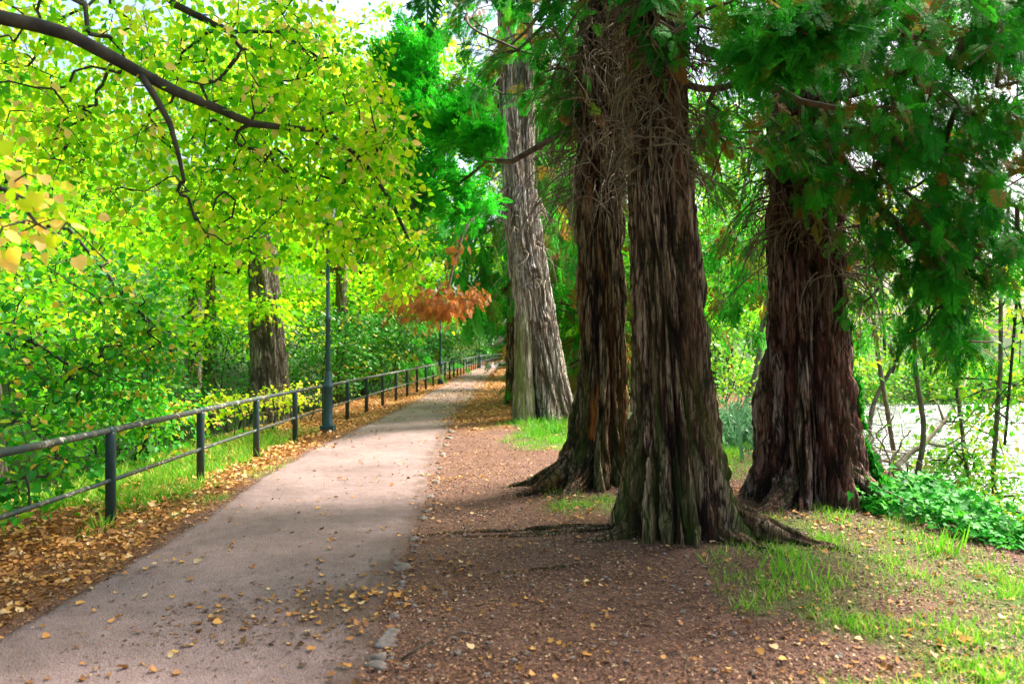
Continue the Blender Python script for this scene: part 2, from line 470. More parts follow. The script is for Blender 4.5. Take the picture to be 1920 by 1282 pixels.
def ground_material():
    m, nt, p, out = new_mat('soil')
    L = nt.links.new
    tc = N(nt, 'ShaderNodeTexCoord')
    n1 = N(nt, 'ShaderNodeTexNoise', i_Scale=2.2, i_Detail=6.0, i_Roughness=.7); L(tc.outputs['Object'], n1.inputs['Vector'])
    n2 = N(nt, 'ShaderNodeTexNoise', i_Scale=38.0, i_Detail=5.0, i_Roughness=.75); L(tc.outputs['Object'], n2.inputs['Vector'])
    v = N(nt, 'ShaderNodeTexVoronoi', i_Scale=70.0); L(tc.outputs['Object'], v.inputs['Vector'])
    r1 = ramp(nt, [(.3, (.07, .036, .027)), (.5, (.16, .085, .062)), (.72, (.27, .16, .125))]); L(n1.outputs[0], r1.inputs[0])
    r2 = ramp(nt, [(.35, (.035, .02, .015)), (.52, (.17, .09, .06)), (.68, (.40, .23, .15))]); L(n2.outputs[0], r2.inputs[0])
    mx = N(nt, 'ShaderNodeMix', data_type='RGBA', i_0=.55); L(r1.outputs[0], mx.inputs[6]); L(r2.outputs[0], mx.inputs[7])
    ag = N(nt, 'ShaderNodeAttribute', attribute_name='grass')
    al = N(nt, 'ShaderNodeAttribute', attribute_name='litter')
    rg = ramp(nt, [(.35, (.03, .07, .012)), (.6, (.10, .17, .03)), (.75, (.2, .2, .06))]); L(n2.outputs[0], rg.inputs[0])
    rl = ramp(nt, [(.3, (.06, .025, .012)), (.5, (.24, .1, .028)), (.7, (.45, .22, .06))]); L(n2.outputs[0], rl.inputs[0])
    m1 = N(nt, 'ShaderNodeMix', data_type='RGBA'); L(al.outputs['Fac'], m1.inputs[0]); L(mx.outputs[2], m1.inputs[6]); L(rl.outputs[0], m1.inputs[7])
    m2 = N(nt, 'ShaderNodeMix', data_type='RGBA'); L(ag.outputs['Fac'], m2.inputs[0]); L(m1.outputs[2], m2.inputs[6]); L(rg.outputs[0], m2.inputs[7])
    aw = N(nt, 'ShaderNodeAttribute', attribute_name='wood')
    rw = ramp(nt, [(.35, (.016, .02, .008)), (.55, (.03, .07, .012)), (.75, (.08, .12, .02))]); L(n2.outputs[0], rw.inputs[0])
    m4 = N(nt, 'ShaderNodeMix', data_type='RGBA'); L(aw.outputs['Fac'], m4.inputs[0]); L(m2.outputs[2], m4.inputs[6]); L(rw.outputs[0], m4.inputs[7])
    L(m4.outputs[2], p.inputs['Base Color'])
    p.inputs['Roughness'].default_value = .92
    p.inputs['Specular IOR Level'].default_value = .2
    ad = N(nt, 'ShaderNodeMath', operation='ADD'); L(n2.outputs[0], ad.inputs[0]); L(v.outputs['Distance'], ad.inputs[1])
    b = N(nt, 'ShaderNodeBump', i_Strength=.8, i_Distance=.02); L(ad.outputs[0], b.inputs['Height']); L(b.outputs[0], p.inputs['Normal'])
    return m

nx, ny = len(gx), len(gy)
ii, jj = np.meshgrid(np.arange(nx - 1), np.arange(ny - 1), indexing='ij')
gf = np.stack([ii * ny + jj, (ii + 1) * ny + jj, (ii + 1) * ny + jj + 1, ii * ny + jj + 1], -1).reshape(-1, 4)
GV = np.stack([X, Y, Z], -1).reshape(-1, 3)
gme = make_mesh('ground', GV, [gf], ground_material(), None,
                {'grass': grass_mask(X, Y).ravel() * .85, 'litter': litter_mask(X, Y).ravel(), 'wood': np.maximum(sstep(1.6, 3.2, fence_x(Y) - X), sstep(1.5, 3, X - bank_x(Y))).ravel()})
ground = tag(link(bpy.data.objects.new('ground', gme)), kind='structure')

# --- tarmac path
def path_material():
    m, nt, p, out = new_mat('tarmac')
    L = nt.links.new
    tc = N(nt, 'ShaderNodeTexCoord')
    n0 = N(nt, 'ShaderNodeTexNoise', i_Scale=.7, i_Detail=4.0, i_Roughness=.6); L(tc.outputs['Object'], n0.inputs['Vector'])
    n1 = N(nt, 'ShaderNodeTexNoise', i_Scale=6.0, i_Detail=6.0, i_Roughness=.7); L(tc.outputs['Object'], n1.inputs['Vector'])
    v = N(nt, 'ShaderNodeTexVoronoi', i_Scale=95.0); L(tc.outputs['Object'], v.inputs['Vector'])
    r0 = ramp(nt, [(.32, (.17, .120, .112)), (.68, (.295, .210, .198))]); L(n0.outputs[0], r0.inputs[0])
    r1 = ramp(nt, [(.3, (.62, .58, .55)), (.65, (1, 1, 1))]); L(n1.outputs[0], r1.inputs[0])
    mx = N(nt, 'ShaderNodeMix', data_type='RGBA', blend_type='MULTIPLY', i_0=.75); L(r0.outputs[0], mx.inputs[6]); L(r1.outputs[0], mx.inputs[7])
    rv = ramp(nt, [(.0, (.30, .29, .28)), (.35, (.95, .93, .92)), (.8, (1.25, 1.2, 1.18))]); L(v.outputs['Color'], rv.inputs[0])
    m2 = N(nt, 'ShaderNodeMix', data_type='RGBA', blend_type='MULTIPLY', i_0=.5); L(mx.outputs[2], m2.inputs[6]); L(rv.outputs[0], m2.inputs[7])
    # soil spread thinly over the edges of the tarmac
    ae = N(nt, 'ShaderNodeAttribute', attribute_name='edge')
    n3 = N(nt, 'ShaderNodeTexNoise', i_Scale=3.5, i_Detail=6.0, i_Roughness=.7); L(tc.outputs['Object'], n3.inputs['Vector'])
    ad = N(nt, 'ShaderNodeMath', operation='ADD'); L(ae.outputs['Fac'], ad.inputs[0]); L(n3.outputs[0], ad.inputs[1])
    re_ = ramp(nt, [(.98, (0, 0, 0)), (1.0, (1, 1, 1))])
    sb = N(nt, 'ShaderNodeMapRange'); L(ad.outputs[0], sb.inputs[0]); sb.inputs[1].default_value = .95; sb.inputs[2].default_value = 1.2
    m3 = N(nt, 'ShaderNodeMix', data_type='RGBA'); L(sb.outputs[0], m3.inputs[0]); L(m2.outputs[2], m3.inputs[6]); m3.inputs[7].default_value = (.12, .075, .058, 1)
    L(m3.outputs[2], p.inputs['Base Color'])
    p.inputs['Roughness'].default_value = .8
    p.inputs['Specular IOR Level'].default_value = .3
    b = N(nt, 'ShaderNodeBump', i_Strength=.8, i_Distance=.008); L(v.outputs['Distance'], b.inputs['Height']); L(b.outputs[0], p.inputs['Normal'])
    return m
py_ = spaced([(-6, 2, .5), (2, 14, .08), (14, 30, .2), (30, 118, .8)])
nu = 36
u = np.linspace(0, 1, nu)
wl = .05 * fbm(py_ * 1.3, 0 * py_, 2.0) + .03 * noise(py_ * 6, 0, 1)
wr = .09 * fbm(py_ * 1.1, 0 * py_, 8.0) + .05 * noise(py_ * 5, 0, 4)
xl, xr = left_x(py_) + wl, right_x(py_) + wr
PX = xl[:, None] + (xr - xl)[:, None] * u[None]
PY = np.repeat(py_[:, None], nu, 1)
PZ = zg(PX, PY) + .02 + .01 * np.sin(np.pi * u)[None]
PZ[:, 0] -= .05; PZ[:, -1] -= .05
i2, j2 = np.meshgrid(np.arange(len(py_) - 1), np.arange(nu - 1), indexing='ij')
pf = np.stack([i2 * nu + j2, i2 * nu + j2 + 1, (i2 + 1) * nu + j2 + 1, (i2 + 1) * nu + j2], -1).reshape(-1, 4)
edge = np.maximum(np.exp(-(PX - xl[:, None]) / .13), np.exp(-(xr[:, None] - PX) / .4)) * .85
edge = np.maximum(edge, .95 * in_ell(PX, PY, -1.12, 4.85, .42, .5))
edge = np.maximum(edge, .6 * in_ell(PX, PY, -1.75, 4.7, .45, .35))
pme = make_mesh('path', np.stack([PX, PY, PZ], -1).reshape(-1, 3), [pf], path_material(), None, {'edge': edge.ravel()})
tag(link(bpy.data.objects.new('path', pme)), kind='structure')
def zs(x, y):
    """top of ground or path"""
    on = (x > left_x(y)) & (x < right_x(y))
    return zg(x, y) + np.where(on, .03, 0.004)

# --- river
def water_material():
    m, nt, p, out = new_mat('water')
    L = nt.links.new
    tc = N(nt, 'ShaderNodeTexCoord')
    mp = N(nt, 'ShaderNodeMapping'); mp.inputs['Scale'].default_value = (.3, 1.15, 1); L(tc.outputs['Object'], mp.inputs[0])
    n = N(nt, 'ShaderNodeTexNoise', i_Scale=1.6, i_Detail=4.0, i_Roughness=.55); L(mp.outputs[0], n.inputs['Vector'])
    p.inputs['Base Color'].default_value = (.08, .09, .095, 1)
    p.inputs['Roughness'].default_value = .08
    p.inputs['IOR'].default_value = 1.4
    p.inputs['Specular IOR Level'].default_value = .9
    b = N(nt, 'ShaderNodeBump', i_Strength=1.0, i_Distance=.55); L(n.outputs[0], b.inputs['Height']); L(b.outputs[0], p.inputs['Normal'])
    return m
wx = np.array([3.0, 120.0]); wy = np.array([-20.0, 60.0])
wv = np.array([[4, -20, WATER_Z], [120, -20, WATER_Z], [120, 64, WATER_Z], [4, 64, WATER_Z]], float)
wme = make_mesh('river', wv, [np.array([[0, 1, 2, 3]])], water_material())
tag(link(bpy.data.objects.new('river', wme)), kind='structure')

# ------------------------------------------------------------------ leaf templates
T_LIME = (np.array([[0, 0, 0], [.26, -.08, .06], [.46, .24, .11], [.36, .6, .08], [0, 1, -.04], [-.26, -.08, .06], [-.46, .24, .11], [-.36, .6, .08]]),
          [np.array([[0, 1, 2, 3, 4], [0, 4, 7, 6, 5]])])
T_LIME2 = (T_LIME[0] * np.array([.8, 1.0, 1.0]) + np.array([[0, 0, 0], [0, 0, .02], [.02, 0, .06], [.06, .03, .10], [.12, -.02, .05], [0, 0, .02], [0, 0, -.10], [.04, 0, -.05]]), T_LIME[1])
T_LIME3 = (T_LIME[0] * np.array([1.08, .86, 1.0]) + np.array([[0, 0, 0], [0, 0, -.05], [0, .05, -.12], [-.04, .05, -.14], [-.08, .05, -.22], [0, 0, -.04], [0, -.04, .06], [-.05, 0, -.06]]), T_LIME[1])
LIMES = [T_LIME, T_LIME2, T_LIME3]
T_LEAF = (np.array([[0, 0, 0], [.32, .4, .07], [0, 1, -.05], [-.32, .4, .07]]), [np.array([[0, 1, 2], [0, 2, 3]])])
T_QUAD = (np.array([[0, 0, 0], [.36, .45, .03], [0, 1, -.03], [-.36, .45, .03]]), [np.array([[0, 1, 2, 3]])])

def frond_template(nside=13, sub=3, w=.022, seed=0, curl=.25):
    g = np.random.default_rng(seed)
    V, Q = [], []
    def blade(a, b, wd, za, zb):
        a, b = np.array(a), np.array(b)
        d = b - a; L = np.hypot(*d)
        if L < 1e-6: return
        nrm = np.array([-d[1], d[0]]) / L * wd
        m = a + d * .45
        k = len(V)
        zm = (za + zb) / 2
        for q, z in ((a, za), (m + nrm, zm + .004), (b, zb), (m - nrm, zm + .004)):
            V.append((q[0], q[1], z))
        Q.append((k, k + 1, k + 2, k + 3))
    zc = lambda p: -curl * (p[1]**2 + .8 * p[0]**2)
    blade((0, 0), (0, 1), w * .8, 0, zc((0, 1)))
    for i in range(nside):
        t = .1 + .86 * i / (nside - 1)
        for s in (-1, 1):
            if g.random() < .06: continue
            L = (.46 * (1 - t)**.75 + .07) * g.uniform(.75, 1.15)
            an = math.radians(g.uniform(38, 55))
            a = np.array([0, t + g.uniform(-.02, .02)])
            dr = np.array([s * math.sin(an), math.cos(an)])
            b = a + dr * L
            blade(a, b, w, zc(a), zc(b) + g.uniform(-.03, .03))
            for k in range(sub):
                tt = .25 + .6 * k / max(1, sub - 1) if sub > 1 else .5
                for s2 in (-1, 1):
                    an2 = an * s + s2 * math.radians(38)
                    l2 = L * .42 * (1.1 - tt) + .03
                    c = a + dr * L * tt
                    e = c + np.array([math.sin(an2), math.cos(an2)]) * l2
                    blade(c, e, w * .8, zc(c), zc(e) + g.uniform(-.02, .02))
    return np.array(V), [np.array(Q)]
FROND = [frond_template(12, 3, .020, s) for s in range(4)]
FROND_M = [frond_template(10, 1, .032, s + 9) for s in range(3)]
FROND_L = [frond_template(7, 0, .06, s + 20) for s in range(3)]

def fronds(mb, temps, P, U, Nn, S, A):
    idx = RNG.integers(0, len(temps), len(P))
    for k, t in enumerate(temps):
        q = idx == k
        if q.any():
            mb.scatter(t[0], t[1], P[q], U[q], Nn[q], S[q], A[q])

# ------------------------------------------------------------------ branching
def grow(lines, pts, step=.3, wob=.1, sag=.0):
    """lines: list of polylines (first starts at the root). Connects every point to the nearest twig."""
    P, par = [], []
    for ln in lines:
        ln = np.asarray(ln, float)
        if P:
            d = ((np.array(P) - ln[0])**2).sum(1); prev = int(d.argmin())
        else:
            prev = -1
        for q in ln:
            P.append(q); par.append(prev); prev = len(P) - 1
    nl = len(P)
    cap = nl + len(pts) * 14 + 10
    arr = np.zeros((cap, 3)); arr[:nl] = P
    n = nl
    d0 = np.min(((pts[:, None] - arr[None, :nl])**2).sum(2), 1)
    tips = []
    for p in pts[np.argsort(d0)]:
        d = ((arr[:n] - p)**2).sum(1)
        i = int(d.argmin()); L = math.sqrt(d[i])
        k = int(min(12, max(1, math.ceil(L / step))))
        a = arr[i].copy(); prev = i
        off = RNG.normal(0, wob * L, 3)
        for s in range(1, k + 1):
            t = s / k
            q = a + (p - a) * t + off * math.sin(math.pi * t) * .7
            q[2] += sag * L * math.sin(math.pi * t)
            arr[n] = q; par.append(prev); prev = n; n += 1
        tips.append(prev)
    arr = arr[:n]; par = np.array(par)
    w = np.zeros(n)
    w[tips] = 1
    for i in range(n - 1, -1, -1):
        if par[i] >= 0: w[par[i]] += max(w[i], .3)
    return arr, par, w, np.array(tips), nl

def twig_mesh(mb, arr, par, w, rtip, ex=.45, rmax=.2, ns=5):
    r = np.minimum(rtip * np.maximum(w, .5)**ex, rmax)
    m = par >= 0
    mb.edges(arr[par[m]], arr[m], np.minimum(r[par[m]], r[m] * 1.5), r[m], ns)

def blob(cx, cy, d0, d1, rx, ry, n, flat=True):
    """points in a lens-shaped leaf mass centred on a spot of the view"""
    a = RNG.normal(size=(n, 2)); a = a / np.linalg.norm(a, axis=1)[:, None] * np.sqrt(RNG.random((n, 1)))
    d = RNG.uniform(d0, d1, n)
    dm = (d0 + d1) / 2
    c = np.stack([(cx + a[:, 0] * rx - 960) / F * dm, d, CAMZ - (cy + a[:, 1] * ry - HOR) / F * dm], 1)
    return c

def ellpts(c, r, n, shell=.4):
    a = unit(RNG.normal(size=(n, 3)))
    rad = (shell + (1 - shell) * RNG.random(n)) if shell else RNG.random(n)**(1/3)
    return np.asarray(c) + a * rad[:, None] * np.asarray(r)

def leaves_at(mb, temp, arr, par, tips, n_each, size, spread, A, droop=.6, flat=.5, gap=True):
    """clusters of leaves round twig tips and along the last stretch"""
    P = np.repeat(arr[tips], n_each, 0); Q = np.repeat(arr[par[tips]], n_each, 0)
    base = P + (Q - P) * RNG.random((len(P), 1)) * .9
    off = RNG.normal(size=P.shape) * spread * np.array([1, 1, flat])
    L = base + off
    U = unit(off + np.array([0, 0, -droop * spread]) + RNG.normal(size=P.shape) * spread * .5)
    Nn = np.array([0, 0, 1.0]) + RNG.normal(size=P.shape) * .55
    S = size * RNG.uniform(.5, 1.3, len(P))
    a = np.repeat(np.broadcast_to(A(len(tips)) if callable(A) else A, (len(tips),)), n_each) + RNG.normal(0, .16, len(P))
    a = np.clip(a, 0, 1)
    k = keep(L) if gap else np.ones(len(L), bool)
    # nothing hangs right in front of the lens
    k &= ((L - np.array([0, 0, CAMZ]))**2).sum(1) > 1.5**2
    if isinstance(temp, list):
        fronds(mb, temp, L[k], U[k], Nn[k], S[k], a[k])
    else:
        mb.scatter(temp[0], temp[1], L[k], U[k], Nn[k], S[k], a[k])

# ------------------------------------------------------------------ trunks
def plates(th, z, C, zc, seed):
    """long bark plates: distance to the groove between two neighbouring plates (periodic round the trunk)"""
    g = np.random.default_rng(seed)
    nz = 256
    jx, jz = g.random((C, nz)), g.random((C, nz))
    u, v = (th / (2 * np.pi) % 1) * C, z / zc + 40
    ui, vi = np.floor(u).astype(int), np.floor(v).astype(int)
    f1 = np.full(u.shape, 9.0); f2 = f1.copy(); idv = np.zeros(u.shape)
    for a in (-1, 0, 1):
        for b in (-1, 0, 1):
            ca, cb = (ui + a) % C, (vi + b) % nz
            d = np.hypot((ui + a + jx[ca, cb] - u), (vi + b + jz[ca, cb] - v) * .75)
            nw = d < f1
            f2 = np.where(nw, f1, np.minimum(f2, d)); idv = np.where(nw, (ca * 37 + cb * 91) % 101 / 101.0, idv); f1 = np.where(nw, d, f1)
    return f2 - f1, idv
def trunk_mesh(name, path, mat, parent, origin, lobes=(), nt_=192, rows=260, seed=0, amp=(.05, .032, .012), cyc=(3.2, 9, 26), plate=(19, .9),
               twist=.12, mossb=.9, mossang=None, mossz=1.2, knots=(), scar=None):
    path = np.asarray(path, float)                       # x,y,z,r
    zz = path[:, 2]
    s = np.linspace(0, 1, rows)
    zr = zz[0] + (zz[-1] - zz[0]) * s**1.35
    cx, cy, rr = [np.interp(zr, zz, path[:, k]) for k in (0, 1, 3)]
    # smooth the polyline a little
    ker = np.hanning(15); ker /= ker.sum()
    sm = lambda a: np.convolve(np.pad(a, 7, 'edge'), ker, 'valid')
    cx, cy, rr = sm(cx), sm(cy), sm(rr)
    th = np.arange(nt_) / nt_ * 2 * np.pi
    TH, ZR = np.meshgrid(th, zr)
    H = ZR - zr[0]
    base = np.ones_like(TH)
    for (ang, a, fall, wd) in lobes:
        dd = np.angle(np.exp(1j * (TH - math.radians(ang))))
        base = base + a * np.exp(-H / fall) * np.exp(-(dd / math.radians(wd))**2)
    RR = rr[:, None] * base
    t2 = TH + twist * ZR + .10 * noise(np.cos(TH) * 1.2, np.sin(TH) * 1.2, ZR * .9 + seed)
    c, sn = np.cos(t2), np.sin(t2)
    o = seed * 7.3
    n1 = noise(c * cyc[0] * .6 + o, sn * cyc[0] * .6, ZR * .28)
    r2 = 1 - 2 * np.abs(noise(c * cyc[1] * .55 + o, sn * cyc[1] * .55 + 9, ZR * .42))
    r3 = 1 - 2 * np.abs(noise(c * cyc[2] * .5 + o + 3, sn * cyc[2] * .5, ZR * 1.1))
    r4 = noise(c * cyc[2] * 1.3 + o, sn * cyc[2] * 1.3, ZR * 5)
    blk = noise(c * cyc[1] * .8, sn * cyc[1] * .8 + o, ZR * 3.0)
    disp = amp[0] * 1.4 * n1 + amp[1] * (r2 - .3) + amp[2] * (1.4 * (r3 - .3) + .8 * r4 + .6 * blk)
    t3 = TH + twist * ZR + .13 * noise(c * 2.2 + o, sn * 2.2, ZR * .9) + .035 * noise(c * 7 + o, sn * 7, ZR * 4)
    pa, ida = plates(t3, ZR + .3 * noise(c * 4, sn * 4, ZR + o), plate[0], plate[1], seed + 50)
    pb, idb = plates(t3 + .02 * r4, ZR + .1 * r4, int(plate[0] * 2.3), plate[1] * .45, seed + 90)
    ga, gb = np.clip(pa / .34, 0, 1)**.7, np.clip(pb / .4, 0, 1)**.8
    disp = disp + amp[1] * (1.0 * (ga - 1) + .5 * (ida - .5)) + amp[2] * (.9 * (gb - 1) + .5 * (idb - .5))
    kn = 0
    for (ang, kz, ks) in knots:
        dd = np.hypot(np.angle(np.exp(1j * (TH - math.radians(ang)))) * rr[:, None], (ZR - kz) * .8) / ks
        disp = disp + ks * (.75 * np.exp(-dd**2) - .55 * np.exp(-(dd / .45)**2)); kn = kn + np.exp(-(dd / .5)**2)
    shred = np.maximum(noise(c * cyc[2] * .9 + o, sn * cyc[2] * .9, ZR * 2.4), 0)
    disp = disp + .018 * shred * np.clip(amp[2] / .013, .3, 1)
    RR = np.maximum(RR + disp * np.clip(RR / .3, .3, 1.3), .01)
    V = np.stack([cx[:, None] + RR * np.cos(TH), cy[:, None] + RR * np.sin(TH), ZR], -1)
    ridge = np.clip(.66 - .6 * kn + .5 * shred + .62 * (ga - 1) + .22 * (gb - 1) + .28 * (ida - .5) + .16 * (r2 - .3) + .14 * (r3 - .3) + .12 * n1, 0, 1)
    mn = fbm(c * 2.5 + o, sn * 2.5, ZR * 1.0, 3)
    moss = mossb * np.exp(-H / mossz) * (.35 + 1.3 * mn)
    if mossang is not None:
        dd = np.angle(np.exp(1j * (TH - math.radians(mossang[0]))))
        moss = moss + mossang[1] * np.exp(-(dd / math.radians(mossang[2]))**2) * np.exp(-H / mossang[3]) * (.7 + .9 * mn)
    moss = np.clip(moss, 0, .92)
    i, j = np.meshgrid(np.arange(rows - 1), np.arange(nt_), indexing='ij')
    f = np.stack([i * nt_ + j, i * nt_ + (j + 1) % nt_, (i + 1) * nt_ + (j + 1) % nt_, (i + 1) * nt_ + j], -1).reshape(-1, 4)
    sc_ = np.zeros_like(TH)
    if scar is not None:
        dd = np.angle(np.exp(1j * (TH - math.radians(scar[0])))) + .05 * noise(0 * TH + seed, 3, ZR * 6)
        sc_ = sstep(scar[3], scar[3] * .75, np.abs(dd)) * sstep(scar[1], scar[1] + .06, ZR) * sstep(scar[2], scar[2] - .3, ZR + .25 * noise(c * 9, sn * 9, 1))
    me = make_mesh(name, V.reshape(-1, 3) - np.asarray(origin), [f], mat, None, {'scar': sc_.ravel(), 'ridge': ridge.ravel(), 'moss': moss.ravel()})
    return link(bpy.data.objects.new(name, me), parent)

def root_path(tree, ang, length, r0, z0=.12, bend=0, n=14):
    a = math.radians(ang)
    t = np.linspace(0, 1, n)
    th = a + math.radians(bend) * t
    x = tree[0] + np.cumsum(np.cos(th) * length / n) + .04 * noise(t * 3, ang, 1)
    y = tree[1] + np.cumsum(np.sin(th) * length / n) + .04 * noise(t * 3, ang, 5)
    r = r0 * (1 - t)**.8 + .012
    z = zg(x, y) + z0 * (1 - t)**2 + r * (.35 - 1.1 * t) + .012 * noise(t * 6, ang, 9)
    return np.stack([x, y, z], 1), r

def add_roots(tree, root, origin, specs, mat):
    for (dx, dy, ang, length, r0, z0, bend) in specs:
        P, r = root_path((tree[0] + dx, tree[1] + dy), ang, length, r0, z0, bend)
        r[:4] *= np.array([.55, .75, .9, 1])
        ns = 14
        mb = MB()
        tt = np.linspace(0, 1, 60); P = np.stack([np.interp(tt, np.linspace(0, 1, len(P)), P[:, k]) for k in range(3)], 1); r = np.interp(tt, np.linspace(0, 1, len(r)), r)
        ns = 36; mb.tube(P, r, ns)
        V = mb.V[0].reshape(60, ns, 3); th = np.arange(ns) / ns * 2 * np.pi
        TT, HH = np.meshgrid(tt * length, th, indexing='ij')
        rid = 1 - 2 * np.abs(noise(np.cos(HH) * 2.2 + ang, np.sin(HH) * 2.2, TT * 2.0)); fi = noise(np.cos(HH) * 6, np.sin(HH) * 6 + ang, TT * 6)
        V = P[:, None] + (V - P[:, None]) * (1 + .45 * (rid - .3) + .2 * fi)[..., None]
        V[..., 2] += .02 * noise(TT * 4, ang, HH * .3) * (r > .03)[:, None]
        mb.V[0] = V.reshape(-1, 3)
        me = make_mesh('root', np.concatenate(mb.V) - np.asarray(origin), mb.Fs, mat, None,
                       {'ridge': np.clip(.36 + .5 * (rid - .3) + .25 * fi, 0, 1).ravel(), 'moss': np.clip(.15 + .3 * noise(TT * 3, HH, ang), 0, .5).ravel()})
        link(bpy.data.objects.new('root', me), root)

# ------------------------------------------------------------------ the cedars
def cedar_mass(crown, limbs, attach, pts_list, size, droop, A, temps, lines=None, per=3, rtip=.0035, step=.3, rmax=.055, spread=.12, sag=.06, gap=True):
    """limbs run from the attach point to the mass, sprays hang on every twig"""
    pts = np.concatenate(pts_list)
    if gap:
        pts = pts[keep(pts)]
    if lines is None:
        c = pts.mean(0)
        t = np.linspace(0, 1, 9)[:, None]
        a = np.asarray(attach)
        mid = (a + c) / 2 + np.array([0, 0, -.25])
        lines = [(1 - t)**2 * a + 2 * t * (1 - t) * mid + t**2 * c]
    arr, par, w, tips, nl = grow(lines, pts, step, .1, sag)
    twig_mesh(limbs, arr, par, w, rtip, .42, rmax)
    P = np.repeat(arr[tips], per, 0); Q = np.repeat(arr[par[tips]], per, 0)
    dirn = unit(P - Q)
    out = unit(P - np.asarray(attach)); out[:, 2] *= .3
    base = P + (Q - P) * RNG.random((len(P), 1)) + RNG.normal(size=P.shape) * spread * .5
    U = unit(.5 * dirn + .7 * out + np.array([0, 0, -droop]) + RNG.normal(size=P.shape) * .45)
    Nn = np.array([0, 0, .8]) + .6 * out + RNG.normal(size=P.shape) * .5
    S = size * RNG.uniform(.6, 1.3, len(P))
    a = np.clip((A if np.isscalar(A) else .5) + RNG.normal(0, .2, len(P)), 0, 1)
    k = ((base - np.array([0, 0, CAMZ]))**2).sum(1) > 1.8**2
    fronds(crown, temps, base[k], U[k], Nn[k], S[k], a[k])

def cone_crown(crown, limbs, base_xy, z0, z1, rad, nlimb, per, size, temps, droop=.7, A=.4, squash=1.0, gap=True):
    """high part of a cedar crown: drooping limbs all round the trunk"""
    for i in range(nlimb):
        t = RNG.random()**1.2
        z = z0 + (z1 - z0) * t
        L = rad * (1 - .75 * t) * RNG.uniform(.7, 1.1)
        a = RNG.uniform(0, 2 * np.pi)
        s = np.linspace(0, 1, 8)
        x = base_xy[0] + np.cos(a) * L * s; y = base_xy[1] + np.sin(a) * L * s
        zz = z - L * (.55 * s - .35 * s**3)
        ln = np.stack([x, y, zz], 1)
        limbs.tube(ln, .045 * (1 - s) * (1 - .5 * t) + .006, 5, cap=False)
        m = per
        q = RNG.uniform(.2, 1, m)
        P = np.stack([np.interp(q, s, ln[:, k]) for k in range(3)], 1) + RNG.normal(size=(m, 3)) * np.array([.28, .28, .14])
        k = keep(P) if gap else np.ones(m, bool)
        P = P[k]; m = len(P)
        U = np.array([np.cos(a), np.sin(a), 0]) * .6 + np.array([0, 0, -droop]) + RNG.normal(size=(m, 3)) * .5
        Nn = np.array([0, 0, 1.]) + RNG.normal(size=(m, 3)) * .5
        S = size * RNG.uniform(.6, 1.3, m)
        fronds(crown, temps, P, U, Nn, S, np.clip(A + RNG.normal(0, .22, m), 0, 1))

def hanging_twigs(mb, trunkpath, n, z0, z1, lmin, lmax, angs=None, r=.0065, out=.55):
    path = np.asarray(trunkpath)
    for i in range(n):
        z = RNG.uniform(z0, z1)
        cx, cy, rr = [np.interp(z, path[:, 2], path[:, k]) for k in (0, 1, 3)]
        a = RNG.uniform(0, 2 * np.pi) if angs is None else math.radians(RNG.normal(angs[0], angs[1]))
        L = RNG.uniform(lmin, lmax)
        t = np.linspace(0, 1, 10)
        dr = a + RNG.normal(0, .5) * t + RNG.normal(0, .25) * np.sin(3 * t)
        o = np.cumsum(np.cos(t * RNG.uniform(1.0, 2.3)) * np.abs(RNG.normal(out, .2))) * L / 10
        dn = -np.cumsum(np.sin(t * RNG.uniform(.8, 2.0)) * RNG.uniform(.3, 1.3)) * L / 10
        x = cx + np.cos(dr) * (rr * .9 + o); y = cy + np.sin(dr) * (rr * .9 + o)
        zz = z + dn + .03 * noise(t * 5, i, 3)
        P = np.stack([x, y, zz], 1)
        rad = r * RNG.uniform(.6, 1.7) * (1 - .75 * t)
        mb.tube(P, rad, 4, cap=False)
        for k in range(RNG.integers(1, 4)):
            j = RNG.integers(3, 9)
            d = unit(RNG.normal(size=3) + np.array([0, 0, -.6]))
            l2 = L * RNG.uniform(.2, .45)
            u2 = np.linspace(0, 1, 5)[:, None]
            P2 = P[j] + d * l2 * u2 + np.array([0, 0, -.3 * l2]) * u2**2
            mb.tube(P2, rad[j] * .7 * (1 - .7 * u2[:, 0]), 3, cap=False)

def tree_paths():
    t1 = [(*TREE1, -.15, .52), (TREE1[0], TREE1[1], .15, .47), (TREE1[0] - .01, TREE1[1], .6, .385), (TREE1[0] - .02, TREE1[1], 1.2, .305), (TREE1[0] - .05, TREE1[1], 2.0, .275),
          (TREE1[0] - .1, TREE1[1], 2.9, .26), (TREE1[0] - .16, TREE1[1], 4.0, .235), (TREE1[0] - .2, TREE1[1], 8, .26), (TREE1[0] - .3, TREE1[1], 16, .06)]
    t2 = [(*TREE2, -.15, .52), (TREE2[0], TREE2[1], .2, .45), (TREE2[0] + .0, TREE2[1], .7, .33), (TREE2[0] + .05, TREE2[1], 1.5, .255), (TREE2[0] + .02, TREE2[1], 2.8, .24),
          (TREE2[0] + .05, TREE2[1], 4.6, .26), (TREE2[0], TREE2[1], 8, .2), (TREE2[0] - .1, TREE2[1], 15, .05)]
    t3 = [(*TREE3, -.15, .62), (TREE3[0], TREE3[1], .12, .56), (TREE3[0] + .02, TREE3[1], .55, .46), (TREE3[0] + .02, TREE3[1], 1.1, .42), (TREE3[0], TREE3[1], 1.9, .37),
          (TREE3[0] - .03, TREE3[1], 2.9, .345), (TREE3[0] - .05, TREE3[1], 4.0, .31), (TREE3[0] - .1, TREE3[1], 8, .24), (TREE3[0] - .1, TREE3[1], 16, .05)]
    return t1, t2, t3
P1, P2, P3 = tree_paths()

